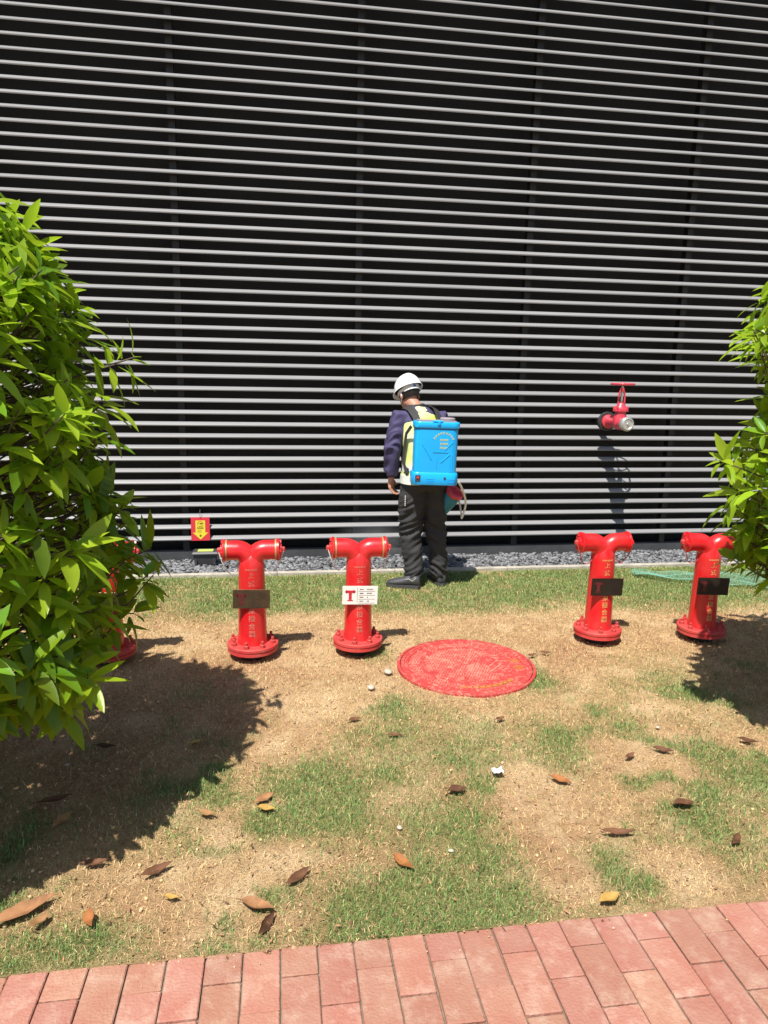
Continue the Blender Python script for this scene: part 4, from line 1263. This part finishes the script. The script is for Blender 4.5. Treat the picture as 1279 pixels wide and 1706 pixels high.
bush('leafy_bush', (-1.30, 2.57), [(0.49, 0.42), (0.58, 0.58), (0.75, 0.68), (0.95, 0.72), (1.15, 0.69), (1.35, 0.67), (1.60, 0.66), (1.85, 0.60), (2.02, 0.55), (2.14, 0.46), (2.24, 0.32), (2.30, 0.12)],
     'big bush with glossy yellow green leaves at the left edge', 3, 1080,
     extra=((-0.50, 2.70, 1.70), (-0.56, 2.62, 1.67), (-0.50, 2.82, 0.96), (-0.66, 2.35, 0.66), (-0.70, 2.30, 0.55)))
bush('leafy_bush', (2.83, 2.70), [(0.64, 0.40), (0.76, 0.58), (0.92, 0.70), (1.08, 0.76), (1.25, 0.82), (1.42, 0.78), (1.54, 0.60), (1.66, 0.70), (1.85, 0.80), (2.02, 0.72), (2.2, 0.5), (2.35, 0.15)],
     'darker leafy bush cut off by the right edge', 5, 940,
     extra=((1.86, 2.75, 1.32), (1.92, 2.70, 1.86), (1.95, 2.62, 1.45), (2.06, 2.56, 1.0)))

# ------------------------------------------------------------------ grass
def blades(name, n, xr, yr, dens, hmin, hmax, wmin, wmax, lean, mat, flat=0.0, seed=1, label=''):
    rg = np.random.default_rng(seed)
    x = rg.uniform(xr[0], xr[1], n); y = yr[0] + (yr[1] - yr[0]) * rg.random(n) ** 1.25
    keep = rg.random(n) < dens(x, y)
    keep &= ((x - 1.068) ** 2 + (y - 3.752) ** 2) > 0.395 ** 2
    # only the ground the camera could see from near the photograph's place
    keep &= (x > -0.62 * y - 0.35) & (x < 0.80 * y + 0.9)
    x, y = x[keep], y[keep]; n = len(x)
    h = rg.uniform(hmin, hmax, n); w = rg.uniform(wmin, wmax, n) * (0.6 + 0.22 * y)
    a = rg.uniform(0, 2 * math.pi, n); dx, dy = np.cos(a), np.sin(a)
    ln = rg.uniform(lean[0], lean[1], n)
    z0 = height(x, y) - 0.006
    b0 = rg.uniform(0, 2 * math.pi, n); sx, sy = np.cos(b0) * w, np.sin(b0) * w
    P = np.zeros((n, 5, 3))
    hx = h * np.sin(ln); hz = h * np.cos(ln)
    P[:, 0] = np.stack([x - sx, y - sy, z0], 1); P[:, 1] = np.stack([x + sx, y + sy, z0], 1)
    mx, my, mz = x + dx * hx * 0.45, y + dy * hx * 0.45, z0 + hz * 0.62 + 0.004
    P[:, 2] = np.stack([mx + sx * .8, my + sy * .8, mz], 1); P[:, 3] = np.stack([mx - sx * .8, my - sy * .8, mz], 1)
    P[:, 4] = np.stack([x + dx * hx, y + dy * hx, z0 + hz * (1 - flat) + 0.003], 1)
    i0 = (np.arange(n) * 5)[:, None]
    T = np.concatenate([i0 + [0, 1, 2], i0 + [0, 2, 3], i0 + [3, 2, 4]], 1).reshape(-1, 3)
    o = link(name, np_mesh(name, P.reshape(-1, 3), T), mat)
    tag(o, label, 'grass', None, 'stuff')
    return n
ng = blades('grass', 420000, (-2.4, 5.2), (1.807, 5.72), lambda x, y: np.clip(greenness(x, y) ** 1.2 * 1.15, 0.015, 1), 0.012, 0.034, 0.0007, 0.0013, (0.15, 1.1), 'blade_green', 0.15, 21, 'short green grass tufts growing through the dry lawn')
ns = blades('dry_grass', 420000, (-2.4, 5.2), (1.805, 5.72), lambda x, y: np.clip(0.70 - 0.35 * greenness(x, y) + 0.5 * (fbm(x, y, 6) - 0.5) - 0.25 * blobs(x, y, BARE), 0.05, 1), 0.010, 0.036, 0.0005, 0.0010, (0.7, 1.5), 'blade_straw', 0.45, 22, 'dry straw coloured grass lying flat over the lawn')

# ------------------------------------------------------------------ green net on the lawn
mb = MB()
def net_pt(u, v):
    x = 3.0 + 2.3 * u
    yc = 5.47 - 0.34 * math.sin(u * 1.8); hw = 0.05 + 0.50 * u ** 1.1 + 0.03 * math.sin(u * 14)
    y = yc + (v - 0.55) * hw * 2 - 0.16 * u
    return Vector((x, y, 0.028 + 0.014 * math.sin(u * 17 + v * 4) * math.sin(v * 9 + 1) + 0.010 * math.sin(u * 43)))
nu, nv = 120, 44
def rib(p, q, w):
    d = (q - p); s_ = Vector((-d.y, d.x, 0)).normalized() * w
    mb.add([p - s_, p + s_, q + s_, q - s_], [(0, 1, 2, 3)])
for i in range(nu + 1):
    for j in range(nv + 1):
        p = net_pt(i / nu, j / nv)
        if i < nu: rib(p, net_pt((i + 1) / nu, j / nv), 0.0010 if j not in (0, nv) else 0.004)
        if j < nv: rib(p, net_pt(i / nu, (j + 1) / nv), 0.0010)
tag(part('mesh_net', mb, 'net_green', None, smooth=False), 'thin green mesh net lying crumpled on the grass near the gravel', 'net')

# ------------------------------------------------------------------ fallen leaves, stones, scrap
def fallen(x, y, ln, wd, rz, mat, label, roll=0.0, bend=0.5, lift=0.003):
    n = 8; mb = MB(); vs, fs = [], []
    for k in range(n + 1):
        u = k / n; w = wd * 0.5 * (math.sin(math.pi * (0.02 + 0.96 * u ** 0.85)) ** 1.15) * (1 + 0.10 * math.sin(u * 23 + rz * 5))
        z = lift + bend * ln * 0.55 * (u - 0.5) ** 2 + 0.003 * math.sin(u * 9)
        cx_ = ln * (u - 0.5)
        for s_, fz in ((-1, 0.75), (0, 0.0), (1, 0.55)):
            vs.append((cx_, s_ * w + 0.1 * ln * (u - 0.5) ** 2, z + abs(fz) * w))
    for k in range(n):
        a = 3 * k; fs += [(a, a + 3, a + 4, a + 1), (a + 1, a + 4, a + 5, a + 2)]
    fs2 = list(fs); m0 = len(vs)
    vs2 = [(a, b_, c - 0.0012) for a, b_, c in vs]
    mb.add(vs + vs2, fs + [tuple(i + m0 for i in reversed(f)) for f in fs2], Matrix.Rotation(rz, 4, 'Z') @ Matrix.Rotation(roll, 4, 'X'))
    mb.tube([Matrix.Rotation(rz, 4, 'Z') @ Vector(p) for p in ((-ln * .5, 0.1 * ln * .25, lift + bend * ln * .14), (-ln * .62, 0, lift + bend * ln * .18))], 0.0012, 5)
    o = part('fallen_leaf', mb, mat, None, angle=80, loc=(x, y, 0.006))
    tag(o, label, 'leaf', 'dead leaves scattered on the lawn')
FL = [
 (-0.79, 2.04, 0.20, 0.050, 0.62, 'dead_leaf_tan', 'largest tan dead leaf, at the lower left corner by the bush shadow', 0.3),
 (-0.73, 1.99, 0.075, 0.03, 1.0, 'dead_leaf_tan', 'small curled leaf right beside the largest tan dead leaf', 0.2),
 (-0.58, 1.98, 0.08, 0.034, -1.2, 'dead_leaf_orange', 'orange brown leaf on the grass strip at the lower left', 0.5),
 (-0.42, 2.18, 0.11, 0.03, 0.55, 'dead_leaf_brown', 'dark brown curled leaf on dry grass just below the bush shadow', 0.6),
 (-0.08, 1.97, 0.12, 0.045, -0.45, 'dead_leaf_tan', 'broad pale tan leaf near the brick edge, touching a dark curled leaf', 0.1),
 (-0.055, 1.895, 0.10, 0.03, 1.1, 'dead_leaf_brown', 'dark curled leaf between the broad tan leaf and the bricks', 0.8),
 (0.05, 2.09, 0.11, 0.032, 0.75, 'dead_leaf_brown', 'brown rolled leaf in dry grass left of the dense green patch', 0.5),
 (-0.07, 2.55, 0.09, 0.035, 0.6, 'dead_leaf_tan', 'tan leaf standing at the right edge of the bush shadow', 0.5),
 (-0.06, 2.47, 0.075, 0.04, -0.3, 'dead_leaf_yellow', 'pale yellow leaf lying under the tan leaf by the shadow edge', 0.0),
 (-0.28, 2.47, 0.075, 0.03, -0.4, 'dead_leaf_tan', 'tan leaf half inside the lower right of the bush shadow', 0.2),
 (-0.35, 2.04, 0.05, 0.022, -0.3, 'dead_leaf_yellow', 'tiny pale yellow leaf on straw above the brick edge', 0.1),
 (0.41, 2.11, 0.10, 0.036, -1.0, 'dead_leaf_orange', 'bright orange leaf on the grass in the middle foreground', 0.25),
 (1.04, 1.86, 0.085, 0.042, 0.35, 'dead_leaf_yellow', 'yellow and orange leaf lying right at the brick edge', 0.1),
 (1.15, 2.53, 0.095, 0.036, -0.75, 'dead_leaf_orange', 'orange brown leaf on bare sand below the manhole cover', 0.3),
 (1.71, 2.71, 0.09, 0.028, -0.55, 'dead_leaf_brown', 'dark brown leaf on sand near the right bush shadow', 0.5),
 (1.53, 2.68, 0.07, 0.022, 0.5, 'dead_leaf_brown', 'thin brown leaf left of the dark one near the right bush shadow', 0.5),
 (0.70, 2.51, 0.08, 0.045, 0.1, 'dead_leaf_brown', 'dark red brown leaf raised on a grass tuft in mid lawn', 0.2),
 (1.23, 2.18, 0.13, 0.026, -0.15, 'dead_leaf_brown', 'long narrow dark leaf lying across the bare sandy patch', 0.5),
 (1.64, 2.09, 0.08, 0.028, 0.7, 'dead_leaf_brown', 'dark curled leaf in green grass near the right edge', 0.6),
 (1.57, 2.31, 0.09, 0.05, 0.0, 'dead_leaf_brown', 'broad flat dull brown leaf on the right of the lawn', 0.0),
 (2.15, 2.74, 0.085, 0.028, -0.6, 'dead_leaf_brown', 'brown leaf beside the tip of the right bush shadow', 0.4),
 (0.35, 3.15, 0.065, 0.024, 0.3, 'dead_leaf_brown', 'small brown leaf on bare soil below the white nameplate hydrant', 0.4),
 (0.52, 2.98, 0.065, 0.022, -0.1, 'dead_leaf_brown', 'small dark leaf on grass below the left side of the manhole', 0.3),
 (1.06, 3.08, 0.06, 0.022, 0.4, 'dead_leaf_brown', 'small dark leaf directly below the manhole cover', 0.4),
 (-0.87, 2.63, 0.125, 0.035, 0.35, 'dead_leaf_brown', 'brown leaf lying deep in the left bush shadow', 0.2),
 (-0.77, 3.02, 0.09, 0.03, -0.2, 'dead_leaf_brown', 'brown leaf in the shade under the left bush leaves', 0.2),
 (-0.38, 3.01, 0.06, 0.030, 0.6, 'dead_leaf_yellow', 'pale greyish leaf in the upper part of the left bush shadow', 0.1),
 (-0.81, 2.50, 0.105, 0.03, 1.1, 'dead_leaf_tan', 'grey tan leaf standing on edge in the left bush shadow', 0.7),
 (1.50, 3.84, 0.07, 0.02, 0.3, 'dead_leaf_brown', 'dark leaf just right of the manhole cover rim', 0.5),
 (1.60, 3.87, 0.068, 0.02, -0.3, 'dead_leaf_brown', 'dark leaf second to the right from the manhole cover rim', 0.5),
 (-0.63, 2.24, 0.085, 0.026, 0.1, 'dead_leaf_brown', 'brown leaf at the bottom of the left bush shadow', 0.4),
]
for (x, y, ln, wd, rz, mat, lb, roll) in FL:
    fallen(x, y, ln, wd, rz, mat, lb, roll, random.uniform(0.1, 0.6))
# crumbs of dry soil
IV1, IF1 = ico(1)
ne_ = 420
ex = rng.uniform(-2.0, 3.0, ne_); ey = 1.812 - 0.10 * rng.random(ne_) ** 4.0
es = 0.0008 + 0.0024 * rng.random(ne_) ** 3
EV = IV1[None] * (es[:, None] * rng.uniform(0.7, 1.4, (ne_, 3)))[:, None, :] + np.stack([ex, ey, 0.0 + es * 0.3], 1)[:, None, :]
EF = (IF1[None] + (np.arange(ne_) * len(IV1))[:, None, None]).reshape(-1, 3)
o = link('soil_spill', np_mesh('soil_spill', EV.reshape(-1, 3), EF), material('spill_tan', (0.52, 0.37, 0.22), rough=0.95, spec=0.1, island=0.5))
tag(o, 'sandy grit spilled from the lawn over the edge of the bricks', 'grit', None, 'stuff')
nc_ = 9000
qx = rng.uniform(-2.2, 4.9, nc_); qy = 1.79 + 3.1 * rng.random(nc_) ** 1.5
kp = (rng.random(nc_) < np.clip(1.1 - 1.3 * greenness(qx, qy), 0.05, 1)) & ((qx - 1.068) ** 2 + (qy - 3.752) ** 2 > 0.41 ** 2)
qx, qy = qx[kp], qy[kp]; nc_ = len(qx)
qs = 0.0016 + 0.0055 * rng.random(nc_) ** 3
VV = IV1[None] * (qs[:, None] * rng.uniform(0.7, 1.3, (nc_, 3)))[:, None, :] * rng.uniform(0.8, 1.2, (nc_, len(IV1), 1))
VV = VV + np.stack([qx, qy, height(qx, qy) + qs * 0.3], 1)[:, None, :]
FF = (IF1[None] + (np.arange(nc_) * len(IV1))[:, None, None]).reshape(-1, 3)
o = link('soil_crumbs', np_mesh('soil_crumbs', VV.reshape(-1, 3), FF), material('crumb_tan', (0.46, 0.31, 0.17), rough=0.95, spec=0.1, island=0.5, hue=0.012))
tag(o, 'fine crumbs of dry tan soil and grit on the bare patches', 'soil crumbs', None, 'stuff')
# crumbs of leaf, twig and grit between the grass
nl_ = 2600
lx = rng.uniform(-2.2, 4.8, nl_); ly = 1.785 + 3.75 * rng.random(nl_) ** 1.4
Vl = []; Fl = []
for i in range(nl_):
    if (lx[i] - 1.068) ** 2 + (ly[i] - 3.752) ** 2 < 0.42 ** 2: continue
    a = rng.uniform(0, 6.28); L_ = rng.uniform(0.004, 0.016); w = rng.uniform(0.0012, 0.0045); t_ = rng.normal() * 0.25
    e = np.array([math.cos(a), math.sin(a), t_]); q = np.array([-math.sin(a), math.cos(a), rng.normal() * 0.25])
    c = np.array([lx[i], ly[i], height(lx[i], ly[i]) + rng.uniform(0.004, 0.012)]); o_ = len(Vl)
    Vl += [c - e * L_, c - q * w, c + e * L_ * 0.9, c + q * w]; Fl.append((o_, o_ + 1, o_ + 2, o_ + 3))
o = link('leaf_litter', np_mesh('leaf_litter', np.array(Vl), np.array(Fl)), material('litter_brown', (0.26, 0.135, 0.065), rough=0.9, island=0.75, hue=0.01))
tag(o, 'tiny brown crumbs of dead leaf and twig strewn over the lawn', 'leaf litter', None, 'stuff')
def stone(x, y, s_, mat, label, seed):
    rg = np.random.default_rng(seed); V = IV.copy()
    for j in range(4):
        ax = rg.normal(size=3); ax /= np.linalg.norm(ax); V += 0.2 * np.outer(np.tanh(2 * (IV @ ax)), ax) * rg.uniform(-0.6, 0.8)
    V = V * np.array([s_ * 0.40, s_ * 0.32, s_ * 0.16]); V[:, 2] += s_ * 0.02
    o = link('stone', np_mesh('stone', V, IF), mat); o.location = (x, y, 0.003); o.rotation_euler = (0, 0, seed)
    tag(o, label, 'stone', 'loose stones on the lawn')
stone(0.48, 3.51, 0.060, 'stone_pale', 'flat pale stone left of the manhole cover', 1)
stone(0.43, 2.31, 0.034, 'stone_pale', 'round cream stone in the grass of the middle foreground', 2)
stone(0.59, 2.16, 0.026, 'stone_pale', 'tiny white stone above the dense green patch', 3)
stone(1.80, 2.92, 0.034, 'stone_pale', 'small white stone on grass at the right, near the bush shadow', 4)
stone(-0.95, 2.60, 0.035, 'stone_orange', 'orange pebble in the left bush shadow by the picture edge', 5)
stone(-0.90, 2.90, 0.022, 'stone_pale', 'tiny pale pebble in the shade of the left bush', 6)
stone(0.60, 3.70, 0.075, 'stone_pale', 'whitish stone half buried at the left rim of the manhole cover', 8)
mb = MB(); vs = []
for i in range(5):
    for j in range(5): vs.append((i * 0.011 - 0.022, j * 0.010 - 0.02, 0.014 + random.uniform(0, 0.016)))
mb.add(vs, [(i * 5 + j, i * 5 + 5 + j, i * 5 + 6 + j, i * 5 + 1 + j) for i in range(4) for j in range(4)])
tag(part('paper_scrap', mb, 'paper', None, smooth=False, loc=(0.90, 2.61, 0.004)), 'small crumpled white paper scrap on the lawn', 'paper')

# ------------------------------------------------------------------ spray mist low by the wall
mb = MB(); mb.ball((0, 0, 0), (0.42, 0.20, 0.24), 24)
M = bpy.data.materials.new('mist_air'); M.use_nodes = True
nt = M.node_tree; nt.nodes.remove(nt.nodes['Principled BSDF'])
pv = nt.nodes.new('ShaderNodeVolumePrincipled'); pv.inputs['Color'].default_value = (0.9, 0.92, 0.95, 1)
tcm = nt.nodes.new('ShaderNodeTexCoord')
mpm = nt.nodes.new('ShaderNodeMapping'); mpm.vector_type = 'POINT'
mpm.inputs['Scale'].default_value = (1 / 0.42, 1 / 0.20, 1 / 0.24)
grm = nt.nodes.new('ShaderNodeTexGradient'); grm.gradient_type = 'QUADRATIC_SPHERE'
nzm = nt.nodes.new('ShaderNodeTexNoise'); nzm.inputs['Scale'].default_value = 7
mlm = nt.nodes.new('ShaderNodeMath'); mlm.operation = 'MULTIPLY'
ml2 = nt.nodes.new('ShaderNodeMath'); ml2.operation = 'MULTIPLY'; ml2.inputs[1].default_value = 4.5
nt.links.new(tcm.outputs['Object'], mpm.inputs[0]); nt.links.new(mpm.outputs[0], grm.inputs[0]); nt.links.new(tcm.outputs['Object'], nzm.inputs['Vector'])
nt.links.new(grm.outputs['Fac'], mlm.inputs[0]); nt.links.new(nzm.outputs['Fac'], mlm.inputs[1]); nt.links.new(mlm.outputs[0], ml2.inputs[0]); nt.links.new(ml2.outputs[0], pv.inputs['Density'])
nt.links.new(pv.outputs[0], nt.nodes['Material Output'].inputs['Volume'])
o = part('spray_mist', mb, M, None, loc=(0.80, 5.86, 0.25))
tag(o, 'thin pale spray mist drifting low by the wall left of the worker', 'mist', None, 'stuff')
print('blades', ng, ns, 'objects', len(bpy.data.objects))
